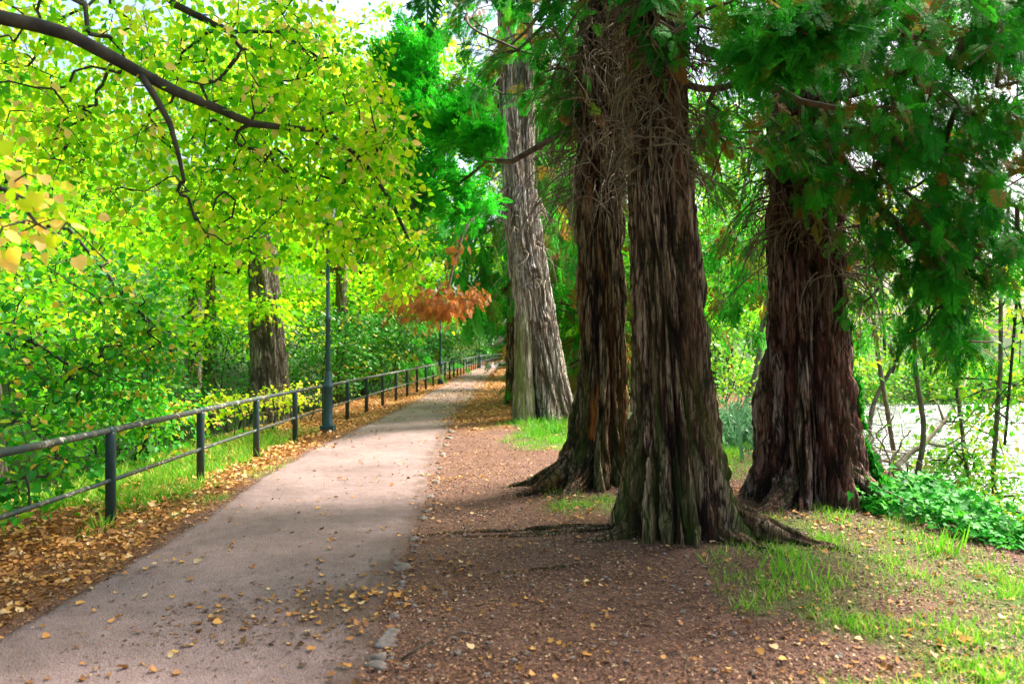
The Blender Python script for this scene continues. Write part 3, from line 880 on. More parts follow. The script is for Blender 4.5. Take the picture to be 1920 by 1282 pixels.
# --- big trunk in front
def base3(t): return (t[0], t[1], float(zg(t[0], t[1])))
o1 = base3(TREE1)
cedar1 = thing('cedar_tree', 'broad fluted brown cedar trunk standing in front of the others on bare soil', 'tree', o1, 'big cedars beside the path')
trunk_mesh('trunk', P1, M_bark1, cedar1, o1, [(-150, .35, .55, 28), (-95, .22, .6, 20), (-36, .7, .6, 26), (10, .5, .55, 25), (100, .3, .5, 40), (-72, -.2, 6, 6), (-112, -.16, 3.5, 7), (-28, -.22, 5, 7), (-142, -.12, 5, 6)],
           340, 420, 1, (.05, .062, .026), mossb=1.1, mossang=(-60, .85, 24, 1.0), knots=[(-95, 3.3, .07), (-85, 2.75, .06), (-120, 3.0, .05), (-70, 2.1, .06), (-60, 3.5, .05)])
add_roots(TREE1, cedar1, o1, [(.15, -.1, -26, 1.35, .105, .24, 12), (.15, -.05, -8, 1.1, .085, .2, -6), (.1, -.1, -50, .85, .09, .16, 10), (-.25, .05, 184, 1.6, .04, .0, -10), (-.5, .15, 172, 1.9, .028, -.01, 14), (-.25, -.12, 205, .7, .06, .05, -30), (-.85, -.8, 200, .8, .016, -.012, -14)], M_bark1)
crown, limbs, dead = MB(), MB(), MB()
cedar_mass(crown, limbs, (P1[6][0], TREE1[1], 4.4), [blob(1300, 40, 5.2, 6.6, 120, 60, 36), blob(1170, -10, 5.5, 7, 200, 60, 44)], .22, .6, .55, FROND, rtip=.005)
cedar_mass(crown, limbs, (P1[6][0], TREE1[1], 4.2), [blob(1390, 70, 5.6, 7, 80, 80, 44), blob(1370, 250, 6, 7.5, 60, 110, 44)], .20, .6, .6, FROND, rtip=.005)
cone_crown(crown, limbs, (TREE1[0] - .2, TREE1[1]), 5.4, 15, 3.8, 34, 30, .40, FROND_M)
crown.obj('crown', M_cedar, cedar1, o1)
limbs.obj('limb', M_limb, cedar1, o1)
hanging_twigs(dead, P1, 380, 3.1, 5.2, .3, 1.0, None, .0055)
hanging_twigs(dead, P1, 120, 3.3, 4.8, .3, .8, (-90, 60), .006, .3)
dead.obj('dead_twig', M_deadtwig, cedar1, o1)

# --- second trunk, behind and to the left
o2 = base3(TREE2)
cedar2 = thing('cedar_tree', 'dark cedar trunk with an orange scar, just left of and behind the broad trunk', 'tree', o2, 'big cedars beside the path')
trunk_mesh('trunk', P2, M_bark2, cedar2, o2, [(-165, .75, .35, 20), (-130, .5, .4, 18), (-95, .35, .5, 20), (-60, .3, .5, 18), (20, .35, .5, 25), (90, .3, .5, 40), (-108, -.3, 8, 9), (-72, -.26, 6, 8)],
           300, 380, 2, (.045, .055, .024), plate=(17, .9), mossb=1.0, mossang=(-160, .7, 25, .7), scar=(-112, .62, 1.35, .17))
add_roots(TREE2, cedar2, o2, [(-.1, -.1, 208, 1.15, .13, .34, 8), (-.05, -.1, 240, 1.0, .13, .3, 0), (-.1, 0, 182, 1.1, .1, .3, 0)], M_bark2)
crown, limbs, bright, dead = MB(), MB(), MB(), MB()
l1 = np.array([at(1120, 205, 8.9), at(1060, 245, 8.7), at(1010, 275, 8.6), at(960, 303, 8.8), at(915, 300, 9.2), at(880, 270, 9.6), at(840, 235, 10)])
limbs.tube(l1, np.linspace(.045, .02, 7), 7)
cedar_mass(crown, limbs, (1.1, 8.9, 5.2), [blob(970, 70, 7.8, 9.4, 150, 80, 90), blob(880, 30, 8, 9.6, 110, 50, 70), blob(900, 20, 11, 13, 110, 70, 60), blob(1060, 170, 8.4, 9.4, 80, 90, 30), blob(880, 190, 8.6, 9.6, 60, 50, 10)], .27, .55, .62, FROND, rmax=.028)
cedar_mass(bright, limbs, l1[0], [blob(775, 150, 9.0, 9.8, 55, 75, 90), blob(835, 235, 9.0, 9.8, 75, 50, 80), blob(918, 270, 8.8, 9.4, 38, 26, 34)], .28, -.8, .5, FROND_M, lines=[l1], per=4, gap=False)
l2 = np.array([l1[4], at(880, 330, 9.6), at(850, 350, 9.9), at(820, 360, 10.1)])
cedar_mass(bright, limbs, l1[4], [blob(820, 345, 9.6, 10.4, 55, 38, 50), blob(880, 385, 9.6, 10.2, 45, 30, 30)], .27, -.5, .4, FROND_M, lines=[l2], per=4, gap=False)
cedar_mass(crown, limbs, l1[4], [blob(800, 250, 9.8, 10.8, 70, 90, 34), blob(800, 400, 9.9, 10.8, 50, 50, 20)], .28, .2, .3, FROND, lines=[l1], gap=False)
cone_crown(crown, limbs, (TREE2[0], TREE2[1]), 6.6, 14, 3.2, 40, 34, .42, FROND_M, A=.6)
crown.obj('crown', M_cedar, cedar2, o2)
tag(bright.obj('sunlit_spray', M_cedar_lit, cedar2, o2), 'sunlit green feathery cedar spray reaching over the path')
limbs.obj('limb', M_limb, cedar2, o2)
hanging_twigs(dead, P2, 260, 3.4, 6.2, .5, 1.4)
hanging_twigs(dead, P2, 170, 3.4, 5.8, .8, 2.0, (190, 45))
dead.obj('dead_twig', M_deadtwig, cedar2, o2)

# --- third trunk, right, with ivy at its foot
o3 = base3(TREE3)
cedar3 = thing('cedar_tree', 'wide reddish cedar trunk split by a dark cleft, ivy climbing its river side', 'tree', o3, 'big cedars beside the path')
trunk_mesh('trunk', P3, M_bark3, cedar3, o3, [(-165, .3, .5, 26), (-130, .16, .7, 18), (-62, .2, .8, 16), (-20, .34, .55, 22), (25, .35, .5, 25), (100, .3, .5, 40), (-94, -.5, 12, 11), (-128, -.2, 6, 6), (-52, -.22, 6, 6)],
           340, 420, 5, (.05, .062, .026), mossb=.35, scar=(-58, 1.35, 2.0, .14))
add_roots(TREE3, cedar3, o3, [(-.1, -.1, 222, .95, .13, .26, 0), (.1, -.1, -35, 1.1, .14, .3, 10)], M_bark3)
crown, limbs, dead = MB(), MB(), MB()
A3 = (P3[6][0], TREE3[1], 4.3)
lA = np.array([at(1310, 90, 7.2), at(1370, 110, 7.0), at(1430, 150, 6.6), at(1500, 190, 6.2), at(1580, 205, 6.0), at(1660, 200, 5.9), at(1740, 215, 5.8)])
limbs.tube(lA, [.05, .045, .038, .028, .018, .01, .004], 7, rough=.05)
cedar_mass(crown, limbs, A3, [blob(1480, 70, 4.8, 5.6, 80, 50, 60), blob(1560, 40, 4.8, 5.8, 80, 45, 44)], .24, .35, .5, FROND, per=4)
cedar_mass(crown, limbs, A3, [blob(1660, 130, 5, 7.4, 190, 120, 110), blob(1840, 110, 4.8, 7.2, 100, 140, 100), blob(1760, 20, 4.8, 6.6, 170, 60, 70)], .21, .75, .56, FROND, per=4, rtip=.0055)
cedar_mass(crown, limbs, A3, [blob(1690, 290, 5.4, 7.4, 150, 90, 100), blob(1820, 300, 5.2, 7.2, 120, 110, 110), blob(1890, 200, 6, 8, 60, 160, 60)], .20, .8, .56, FROND, per=4, rtip=.0055)
cedar_mass(crown, limbs, A3, [blob(1760, 430, 5.6, 6.6, 110, 90, 66), blob(1765, 560, 5.8, 6.6, 55, 130, 84)], .20, .95, .5, FROND, per=4, rtip=.0055)
cedar_mass(crown, limbs, A3, [blob(1640, 480, 6.8, 8, 100, 110, 60), blob(1880, 430, 5.4, 6.6, 70, 90, 36)], .19, .9, .62, FROND, per=3, rtip=.0055)
cedar_mass(crown, limbs, A3, [blob(1380, 480, 8.5, 11, 60, 150, 84), blob(1600, 560, 9, 11, 60, 90, 30)], .3, .9, .6, FROND_M)
cedar_mass(crown, limbs, A3, [blob(1560, 340, 6.2, 7.2, 60, 60, 16), blob(1440, 260, 6.4, 7.2, 50, 60, 12)], .2, .8, .6, FROND)
cone_crown(crown, limbs, (TREE3[0] - .1, TREE3[1]), 5.4, 15, 3.4, 24, 28, .40, FROND_M)
crown.obj('crown', M_cedar, cedar3, o3)
limbs.obj('limb', M_limb, cedar3, o3)
hanging_twigs(dead, P3, 300, 2.8, 4.8, .4, 1.2)
hanging_twigs(dead, P3, 120, 2.4, 4.3, .9, 2.0, (-30, 40))
hanging_twigs(dead, P3, 60, 2.8, 4.4, .6, 1.4, (190, 40))
dead.obj('dead_twig', M_deadtwig, cedar3, o3)

# --- pale leaning cedar with a mossy second stem
o4 = base3(TREE4)
P4 = [(.93, 16.6, -.1, .58), (.92, 16.6, .2, .52), (.84, 16.6, .7, .46), (.69, 16.6, 1.6, .43), (.51, 16.6, 2.6, .41), (.34, 16.6, 3.6, .385), (.18, 16.6, 4.6, .36), (.13, 16.6, 5.2, .34)]
cedar4 = thing('cedar_tree', 'pale grey leaning cedar trunk with grass at its foot beyond the dark ones', 'tree', o4, 'big cedars beside the path')
trunk_mesh('trunk', P4, M_bark4, cedar4, o4, [(-150, .3, .5, 25), (-95, .2, .6, 20), (-40, .3, .6, 24), (20, .3, .5, 25)], 220, 300, 3, (.045, .032, .014), cyc=(3, 8, 20), plate=(24, 1.3), twist=-.05, mossb=.3, knots=[(-75, 3.35, .13), (-95, 2.2, .10), (-70, 2.3, .12), (-110, 4.0, .1), (-60, 2.9, .08), (-120, 3.0, .12)])
S4 = [(.26, 16.2, -.1, .30), (.25, 16.2, .3, .25), (.24, 16.2, 1.0, .21), (.23, 16.2, 2.0, .185), (.20, 16.3, 3.0, .15), (.10, 16.4, 4.4, .11), (-.05, 16.4, 6.0, .06)]
trunk_mesh('side_stem', S4, M_bark4, cedar4, o4, [(-120, .3, .5, 30)], 96, 160, 6, (.03, .02, .008), cyc=(2, 6, 14), mossb=1.1, mossang=(-100, 1.0, 90, 2.6))
U1 = [(.10, 16.6, 5.0, .26), (-.02, 16.6, 6.5, .24), (-.12, 16.6, 8.0, .2), (-.2, 16.6, 13, .06)]
U2 = [(.26, 16.75, 4.7, .23), (.30, 16.7, 6.0, .2), (.32, 16.7, 8, .17), (.35, 16.7, 12, .05)]
for pth, sd in ((U1, 8), (U2, 9)):
    trunk_mesh('upper_stem', pth, M_bark4, cedar4, o4, [], 96, 140, sd, (.03, .02, .01), cyc=(3, 8, 18), mossb=0)
crown, limbs, dead, deadf = MB(), MB(), MB(), MB()
ld = np.array([at(955, 350, 16.4), at(920, 380, 16), at(880, 415, 15.6), at(868, 440, 15.4), at(850, 500, 15.2), at(840, 545, 15)])
limbs.tube(ld, np.linspace(.06, .015, 6), 6)
cedar_mass(deadf, limbs, ld[3], [blob(835, 565, 14.6, 15.4, 42, 26, 56), blob(800, 575, 14.6, 15.4, 44, 20, 26), blob(735, 572, 14.6, 15.2, 22, 12, 10), blob(890, 556, 14.8, 15.2, 20, 10, 8), blob(852, 470, 15, 15.4, 14, 24, 7), blob(770, 560, 14.6, 15.4, 30, 30, 14)], .17, .75, .5, FROND, lines=[ld], per=5, gap=False, spread=.25)
cedar_mass(crown, limbs, (.2, 16.6, 5.5), [blob(1060, 430, 17.5, 20, 60, 120, 60), blob(1050, 350, 17, 19, 60, 60, 30)], .55, .8, .62, FROND_M, per=3)
cedar_mass(crown, limbs, (.1, 16.6, 6), [blob(900, 470, 17, 19, 60, 70, 36), blob(900, 570, 17.5, 20, 50, 45, 30), blob(1010, 250, 17, 19, 120, 90, 50)], .55, .8, .5, FROND_M, per=3)
cone_crown(crown, limbs, (.2, 16.7), 7.5, 15, 3.0, 34, 30, .5, FROND_M, A=.6)
crown.obj('crown', M_cedar, cedar4, o4)
tag(deadf.obj('dead_spray', M_dead, cedar4, o4), 'rust orange dead cedar spray hanging above the path')
limbs.obj('limb', M_limb, cedar4, o4)
hanging_twigs(dead, P4, 60, 3.0, 5.2, .5, 1.6, None, .009)
hanging_twigs(dead, U1, 60, 5.2, 8, .8, 1.8, None, .009)
dead.obj('dead_twig', M_pale, cedar4, o4)

# --- a small dark tree by the verge beyond it
def generic_cedar(name, label, loc, h, rad, nl, per, z0, size, trunkr, mat=M_cedar, A=.5, tf=FROND_M, group=None, lean=0):
    z = float(zg(*loc)); o = (loc[0], loc[1], z)
    t = thing(name, label, 'tree', o, group)
    pth = [(loc[0], loc[1], z - .2, trunkr * 1.5), (loc[0], loc[1], z + .4, trunkr * 1.1), (loc[0] + lean * .5, loc[1], z + h * .5, trunkr * .8), (loc[0] + lean, loc[1], z + h, .03)]
    trunk_mesh('trunk', pth, M_bark2, t, o, [(-130, .3, .4, 25), (-40, .3, .4, 25)], 64, 90, int(abs(loc[0] * 10)) % 9, (.03, .02, .008), mossb=.3)
    c, l = MB(), MB()
    cone_crown(c, l, loc, z + z0, z + h, rad, nl, per + 8, size * .8, tf, A=A)
    c.obj('crown', mat, t, o); l.obj('limb', M_limb, t, o)
    return t
generic_cedar('cedar_tree', 'thin dark cedar trunk in shade right behind the pale leaning one', TREE5, 11, 3.4, 46, 26, 3.2, .6, .17, group='cedars along the far path')
generic_cedar('cedar_tree', 'green cedar filling the gap between the pale and the dark trunks', (2.6, 23), 12, 3.0, 60, 26, 1.2, .6, .16, A=.72, group='cedars along the far path')
generic_cedar('cedar_tree', 'shaded low cedar on the right verge where the path bends away', (1.6, 40), 11, 3.4, 60, 22, .6, .8, .2, group='cedars along the far path')
generic_cedar('cedar_tree', 'distant cedar at the right of the path end behind other cedars', (2.6, 62), 14, 4.5, 60, 22, .8, 1.0, .25, group='cedars along the far path')
generic_cedar('cedar_tree', 'tall dark cedar closing the view at the end of the path', (-.5, 128), 20, 8, 60, 26, .6, 2.0, .4, group='cedars along the far path')
generic_cedar('cedar_tree', 'green cedar drooping over the railing past the first lamp', (-6.6, 33), 12, 3.8, 70, 24, 1.6, .7, .2, A=.6, group='cedars along the far path')
generic_cedar('cedar_tree', 'shaded cedar on the slope left of the far railing', (-6.3, 47), 13, 4.2, 60, 24, .8, .9, .2, group='cedars along the far path')

# ------------------------------------------------------------------ overhanging lime tree (trunk outside the view)
oL = (-6.6, 3.6, float(zg(-6.6, 3.6)))
lime = thing('lime_tree', 'lime tree whose yellow green branches hang across the top left over the path', 'tree', oL)
tp = [(-6.6, 3.6, oL[2] - .2, .42), (-6.6, 3.6, .3, .33), (-6.5, 3.65, 2.5, .27), (-6.3, 3.8, 5.5, .22), (-6.2, 3.8, 9, .1)]
trunk_mesh('trunk', tp, M_bark6, lime, oL, [], 96, 140, 4, (.03, .02, .008))
b0 = np.array([(-6.35, 3.75, 4.6), (-5.0, 4.3, 4.35), at(0, 33, 4.9), at(70, 48, 5), at(130, 66, 5.05), at(195, 100, 5.15), at(260, 135, 5.3), at(330, 172, 5.5), at(400, 200, 5.7), at(470, 232, 5.9), at(540, 240, 6.1), at(610, 246, 6.3), at(680, 300, 6.4), at(735, 380, 6.55), at(775, 470, 6.7)])
b1 = np.array([b0[6], at(290, 180, 5.3), at(318, 230, 5.35), at(335, 290, 5.4), at(345, 340, 5.4)])
b2 = np.array([(-6.3, 3.8, 5.5), (-5, 4.6, 5.4), at(90, -60, 5.6), at(160, 10, 5.6), at(165, 60, 5.5)])
b3 = np.array([(-6.3, 3.8, 5.5), (-4.5, 5, 5.7), at(230, -80, 6), at(330, 10, 6.1), at(430, 60, 6.2), at(455, 95, 6.2), at(410, 150, 6.1)])
b4 = np.array([b3[4], at(520, 60, 6.3), at(600, 110, 6.5)])
limbs, crown = MB(), MB()
rad0 = np.array([.09, .065, .052, .048, .046, .044, .043, .040, .036, .030, .023, .017, .013, .009, .006])
limbs.tube(b0, rad0, 9, rough=.05)
limbs.tube(b1, np.linspace(.028, .012, 5), 6); limbs.tube(b2, np.linspace(.05, .012, 5), 6); limbs.tube(b3, np.linspace(.05, .012, 7), 6)
pts = np.concatenate([blob(140, 140, 5.2, 7.0, 230, 150, 110), blob(430, 120, 5.8, 7.6, 230, 130, 120), blob(560, 260, 6.0, 7.4, 170, 140, 120), blob(660, 360, 6.1, 7.2, 105, 130, 110),
                      blob(290, 330, 5.4, 7.2, 250, 110, 100), blob(470, 420, 5.5, 6.8, 130, 60, 40), blob(770, 500, 6.2, 6.9, 35, 55, 14), blob(700, 470, 6, 6.8, 70, 50, 24), blob(720, 220, 6, 7, 50, 80, 26)])
pts = np.concatenate([pts, blob(250, 230, 5.5, 7.2, 260, 150, 70), blob(600, 140, 5.5, 7, 130, 110, 50)])
arr, par, w, tips, nl = grow([b0, b1, b2, b3, b4], pts, .16, .16, .12)
twig_mesh(limbs, arr, par, w, .0027, .43, .02)
def lime_tone(n): return np.clip(RNG.normal(.52, .25, n), 0, 1)
leaves_at(crown, LIMES, arr, par, tips, 15, .060, .095, lime_tone, 1.1, 1.2, gap=False)
# near, peach-coloured leaves at the left edge
bn = np.array([(-5.0, 4.3, 4.35), (-3.6, 3.9, 3.4), at(-60, 330, 3.9), at(20, 360, 3.8), at(70, 420, 3.8)])
limbs.tube(bn, np.linspace(.03, .008, 5), 5)
pn = np.concatenate([blob(40, 360, 3.5, 4.2, 60, 60, 16), blob(70, 450, 3.5, 4.2, 70, 50, 12)])
arr, par, w, tips, nl = grow([bn], pn, .16, .14)
twig_mesh(limbs, arr, par, w, .0028, .45, .02)
leaves_at(crown, LIMES, arr, par, tips, 6, .070, .08, lambda n: np.clip(RNG.normal(.88, .14, n), 0, 1), .9, .9, gap=False)
# the unseen crown above the view, extended over the camera to shade the foreground
pu = np.concatenate([ellpts((-5.6, 3.2, 7.6), (3.0, 3.6, 2.0), 90, .3), ellpts((-2.5, .5, 6.6), (2.6, 2.4, 1.2), 90, .3)])
tr = np.array([(-6.3, 3.8, 5.5), (-6.2, 3.8, 7), (-6.0, 4.2, 8.6)])
arr, par, w, tips, nl = grow([tr], pu, .4, .12)
twig_mesh(limbs, arr, par, w, .005, .5, .1)
leaves_at(crown, T_QUAD, arr, par, tips, 22, .12, .26, lime_tone, .8, .6)
limbs.obj('limb', M_twig, lime, oL)
crown.obj('crown', M_lime, lime, oL)

# ------------------------------------------------------------------ broad-leaved trees and shrubs
def broad_tree(name, label, loc, trunk_r, trunk_h, cents, n_each, size, spread, mat, A, temp=T_QUAD, group=None, lean=(0, 0), tmat=M_bark6, cat='tree', rtip=.007, gap=True, per=22, hi=False, stems=1, cname='crown', bend=0):
    """cents: list of (dx,dy,z,rx,ry,rz,npts) leaf masses relative to the foot"""
    z = float(zg(*loc)); o = (loc[0], loc[1], z)
    t = thing(name, label, cat, o, group)
    limbs, crown = MB(), MB()
    pts = np.concatenate([ellpts((loc[0] + c[0], loc[1] + c[1], z + c[2]), c[3:6], c[6], .25) for c in cents])
    pts = pts[pts[:, 2] > zg(pts[:, 0], pts[:, 1]) + .05]
    if trunk_h > 0:
        top = (loc[0] + lean[0], loc[1] + lean[1], z + trunk_h)
        pth = [(loc[0], loc[1], z - .25, trunk_r * 1.5), (loc[0], loc[1], z + .25, trunk_r * 1.12), (loc[0] + lean[0] * .4, loc[1] + lean[1] * .4, z + trunk_h * .45, trunk_r * .9), (*top[:2], z + trunk_h, trunk_r * .62), (top[0], top[1], z + trunk_h * 1.5, trunk_r * .3)]
        if bend:
            k = np.linspace(0, 1, 14); q = np.array(pth); q = np.stack([np.interp(k, np.linspace(0, 1, len(q)), q[:, c]) for c in range(4)], 1)
            q[:, 0] += bend * noise(k * 3, loc[0] * 3, 2) * np.minimum(1, k * 3); q[:, 1] += bend * noise(k * 3, loc[1] * 3, 6) * np.minimum(1, k * 3)
            pth = q
        trunk_mesh('trunk', pth, tmat, t, o, [] if bend else [(-130, .3, .4, 25), (-50, .25, .4, 25), (60, .3, .4, 30)], 128 if hi else 48, 180 if hi else 70, int(abs(loc[0] * 7)) % 11, (.035, .026, .012) if hi else (.03, .02, .008), cyc=(3, 8, 18), mossb=.35, knots=[(-100, z + 2.6, .16), (-75, z + 1.7, .14), (-120, z + 1.2, .13), (-60, z + 3.3, .15)] if hi else ())
        lines = [np.array([(loc[0] + lean[0] * k, loc[1] + lean[1] * k, z + trunk_h * k) for k in (.55, .7, .85, 1, 1.2, 1.45)])]
    else:
        lines = []
        for s in range(stems):
            a = RNG.uniform(0, 6.28); rr = RNG.uniform(0, .3)
            c = cents[s % len(cents)]
            e = np.array([loc[0] + c[0] + math.cos(a) * c[3] * .3, loc[1] + c[1] + math.sin(a) * c[4] * .3, z + c[2]])
            st = np.array([loc[0] + math.cos(a) * rr, loc[1] + math.sin(a) * rr, z - .1])
            k = np.linspace(0, 1, 6)[:, None]
            lines.append(st + (e - st) * k + np.array([math.cos(a), math.sin(a), 0]) * .2 * np.sin(np.pi * k))
    arr, par, w, tips, nl = grow(lines, pts, .5 if trunk_h > 3 else .25, .12)
    twig_mesh(limbs, arr, par, w, rtip, .5, trunk_r * .6 if trunk_h else .03)
    leaves_at(crown, temp, arr, par, tips, per, size, spread, A, .7, .45, gap)
    crown.obj(cname, mat, t, o)
    limbs.obj('limb' if trunk_h else 'stem', M_twig, t, o)
    return t
def tone(m, s=.2): return lambda n: np.clip(RNG.normal(m, s, n), 0, 1)

# old tree left of the lamp
broad_tree('beech_tree', 'thick grey trunk with a knobbly bole rising behind the railing', TREE6, .46, 6.2,
           [(0, 0, 8.5, 4.2, 4.2, 3.0, 210), (1.2, -2.5, 5.2, 2.6, 2.2, 1.3, 90), (-2, -1, 5.0, 2.2, 2, 1.2, 60), (.2, -.8, 3.0, .8, .5, .5, 16)], 22, .15, .3, M_beech, tone(.55), per=26, hi=True, lean=(-.35, 0))
SPOTS = [  # loc, crown z, radius, mat, tone, label
    ((-9.5, 13.5), 5.2, 3.2, M_beech, .45, 'yellow green tree on the slope behind the nearest railing'),
    ((-13.5, 19), 6.5, 4.0, M_beech, .5, 'large bright leafy tree at the far left of the wood'),
    ((-10.5, 26), 6.2, 4.0, M_beech, .62, 'sunlit yellowing tree left of the knobbly trunk'),
    ((-17, 29), 7.5, 4.6, M_beech, .55, 'bright tree high on the wooded slope at left'),
    ((-7.2, 31), 9.0, 4.0, M_beech, .5, 'yellow green tree rising behind the first lamp post'),
    ((-21, 21), 7.5, 4.6, M_beech, .4, 'green leafy tree at the left edge of the wooded slope'),
    ((-13, 40), 8.5, 5.2, M_beech, .62, 'pale yellow tree on the slope far behind the lamp post'),
    ((-24, 38), 8.5, 5.2, M_beech, .5, 'tall tree crowning the slope behind the wood'),
    ((-7.5, 58), 9.5, 5.0, M_beech, .5, 'far green tree above the distant railing'),
    ((-32, 30), 8.0, 5.5, M_beech, .45, 'tree on top of the slope at the far left'),
    ((-18, 56), 9.5, 6.0, M_beech, .55, 'distant yellow green tree top at the back of the wood'),
    ((-12, 16), 11, 3.6, M_beech, .6, 'tall crown filling the top left behind the hanging branches'),
    ((-8.5, 25), 12.5, 3.8, M_beech, .6, 'tall crown above the knobbly trunk'),
    ((-14, 33), 13, 4.8, M_beech, .6, 'high yellow green crown behind the hanging lime branches'),
    ((-6, 42), 13, 4.4, M_beech, .55, 'tall leafy crown above the second lamp post'),
    ((-6.4, 28), 11.5, 2.4, M_beech, .6, 'slender leafy tree just behind the railing past the first lamp'),
    ((4.5, 27), 5.5, 2.6, M_beech, .4, 'green tree seen between the broad and the dark left trunk'),
    ((6.8, 33), 6.0, 3.4, M_beech, .45, 'green tree on the bank behind the broad trunk'),
    ((10.5, 38), 6.0, 3.6, M_beech, .55, 'light green tree on the bank right of the reddish trunk'),
    ((3.6, 46), 8.0, 3.6, M_beech, .45, 'green tree beyond the pale leaning cedar'),
    ((3.9, 20.5), 7.5, 2.6, M_bush, .3, 'tall green tree filling the gap behind the broad trunk'),
    ((5.9, 25), 9.0, 3.2, M_bush, .3, 'tall mid green tree behind the reddish trunk'),
    ((8.6, 31), 9.5, 3.8, M_bush, .4, 'tall green tree on the bank right of the reddish trunk'),
    ((2.6, 32), 10.0, 3.4, M_bush, .3, 'tall green tree behind the dark trunk with the scar'),
    ((1.5, 46), 14, 4.2, M_beech, .5, 'high crown arching over the far path'),
    ((11.6, 40), 9.5, 4.4, M_bush, .5, 'tall leafy tree where the bank bends at right'),
    ((-5.4, 40), 17, 4.6, M_beech, .45, 'very tall crown behind the sunlit cedar spray'),
    ((2.4, 54), 19, 5.0, M_bush, .35, 'very tall green crown behind the top of the pale leaning cedar'),
    ((4.6, 66), 9.5, 5.5, M_beech, .5, 'distant broadleaved tree right of the path end'),
]
for (loc, cz, r, m, a, lab) in SPOTS:
    broad_tree('beech_tree', lab, loc, .2 + r * .02, cz * .7, [(0, 0, cz, r, r, r * .72, 150), (r * .5, -r * .5, cz * .55, r * .7, r * .6, r * .35, 60), (-r * .5, -r * .3, cz * .5, r * .7, r * .6, r * .3, 50)],
               22, .10 + .0035 * loc[1], .34, m, tone(a), group='leafy trees of the wood' if loc[0] < 0 else 'leafy trees on the river side', per=26)

# shrubs under the trees, along the railing
BUSH = [((-6.0, 11.2), 1.3, 1.3, M_limeg, .45, 'low green bush just beyond the second railing post'),
        ((-7.4, 14.0), 2.0, 1.7, M_dark, .35, 'dark shrub in shade behind the yellow leafed seedlings'),
        ((-9.6, 17.5), 2.6, 2.2, M_dark, .3, 'dark undergrowth shrub left of the knobbly trunk'),
        ((-8.4, 22.5), 3.2, 2.2, M_dark, .45, 'green shrub in shade behind the knobbly trunk'),
        ((-5.7, 23.5), 2.6, 1.7, M_dark, .5, 'green shrub with yellow flecks right behind the first lamp post'),
        ((-5.6, 27.5), 2.8, 1.8, M_dark, .55, 'yellow flecked shrub against the railing past the first lamp'),
        ((-5.5, 31.5), 2.8, 1.9, M_dark, .5, 'shrub hanging against the railing midway to the second lamp'),
        ((-5.3, 36.5), 2.8, 2.0, M_dark, .4, 'dark shrub behind the second lamp post'),
        ((-5.2, 42), 3.0, 2.2, M_dark, .4, 'dark shrub behind the railing past the second lamp'),
        ((-5.0, 50), 3.2, 2.4, M_dark, .45, 'shrub behind the railing before the third lamp'),
        ((-4.9, 60), 3.4, 2.6, M_dark, .5, 'shrub behind the third lamp post'),
        ((-4.4, 74), 3.6, 3.0, M_dark, .5, 'far shrub where the railing ends'),
        ((-12.5, 13), 2.6, 2.4, M_limeg, .4, 'broad green bush at the left edge behind hanging leaves'),
        ((-14, 25), 3.2, 3.0, M_dark, .4, 'dark bush deep in the wood on the left'),
        ((-10, 34), 3.6, 3.0, M_dark, .45, 'dark bush deep in the wood behind the railing'),
        ((2.4, 30), 2.6, 2.0, M_dark, .5, 'green shrub seen between the pale trunk and the dark trunks'),
        ((1.0, 50), 1.6, 1.4, M_dark, .5, 'rounded shrub on the right verge near the path end'),
        ((2.8, 78), 3.5, 3.5, M_dark, .5, 'green bush beyond the bend of the path')]
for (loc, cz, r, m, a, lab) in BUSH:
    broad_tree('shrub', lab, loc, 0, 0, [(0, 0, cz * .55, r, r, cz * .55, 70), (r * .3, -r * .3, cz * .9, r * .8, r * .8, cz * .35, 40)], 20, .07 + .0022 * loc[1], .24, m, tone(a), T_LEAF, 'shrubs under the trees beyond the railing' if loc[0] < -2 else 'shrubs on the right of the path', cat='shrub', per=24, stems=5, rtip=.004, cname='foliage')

# hanging green branches of a young lime beyond the near railing
oy = (-7.6, 8.6, float(zg(-7.6, 8.6)))
young = thing('lime_tree', 'young lime with green hanging branches behind the near railing at left', 'tree', oy)
trunk_mesh('trunk', [(-7.6, 8.6, oy[2] - .2, .16), (-7.5, 8.6, 1.5, .11), (-7.3, 8.6, 3.4, .07), (-7.3, 8.6, 5, .03)], M_bark6, young, oy, [], 48, 70, 3, (.015, .01, .006))
y0 = np.array([(-7.3, 8.6, 3.2), (-6.6, 8.5, 3.3), at(130, 430, 8.4), at(190, 500, 8.3), at(235, 560, 8.2), at(290, 610, 8.2)])
y1 = np.array([(-7.4, 8.6, 2.4), (-6.6, 8.2, 2.2), at(60, 640, 8), at(140, 690, 7.8)])
y2 = np.array([(-7.45, 8.6, 1.9), (-6.4, 8.0, 1.4), at(40, 780, 7.6), at(110, 850, 7.2)])
limbs, crown = MB(), MB()
for q in (y0, y1, y2): limbs.tube(q, np.linspace(.03, .008, len(q)), 5)
pts = np.concatenate([blob(110, 560, 7.4, 9, 180, 130, 120), blob(270, 600, 7.8, 8.8, 75, 90, 60), blob(80, 720, 7.2, 8.8, 170, 100, 120), blob(240, 700, 7.8, 8.8, 90, 60, 30), blob(50, 860, 6.2, 8, 130, 100, 80)])
arr, par, w, tips, nl = grow([y0, y1, y2], pts, .2, .12)
twig_mesh(limbs, arr, par, w, .0028, .45, .02)
def ytone(n): return np.clip(RNG.normal(.48, .25, n), 0, 1)
leaves_at(crown, LIMES, arr, par, tips, 9, .074, .12, ytone, .9, .8, gap=False)
arr2, par2, w2, tips2, _ = grow([np.array([(-7.3, 8.6, 3.2), (-7.3, 8.6, 5)])], ellpts((-7.2, 8.4, 5.2), (1.8, 1.8, 1.4), 60), .4)
twig_mesh(limbs, arr2, par2, w2, .004, .45, .04)
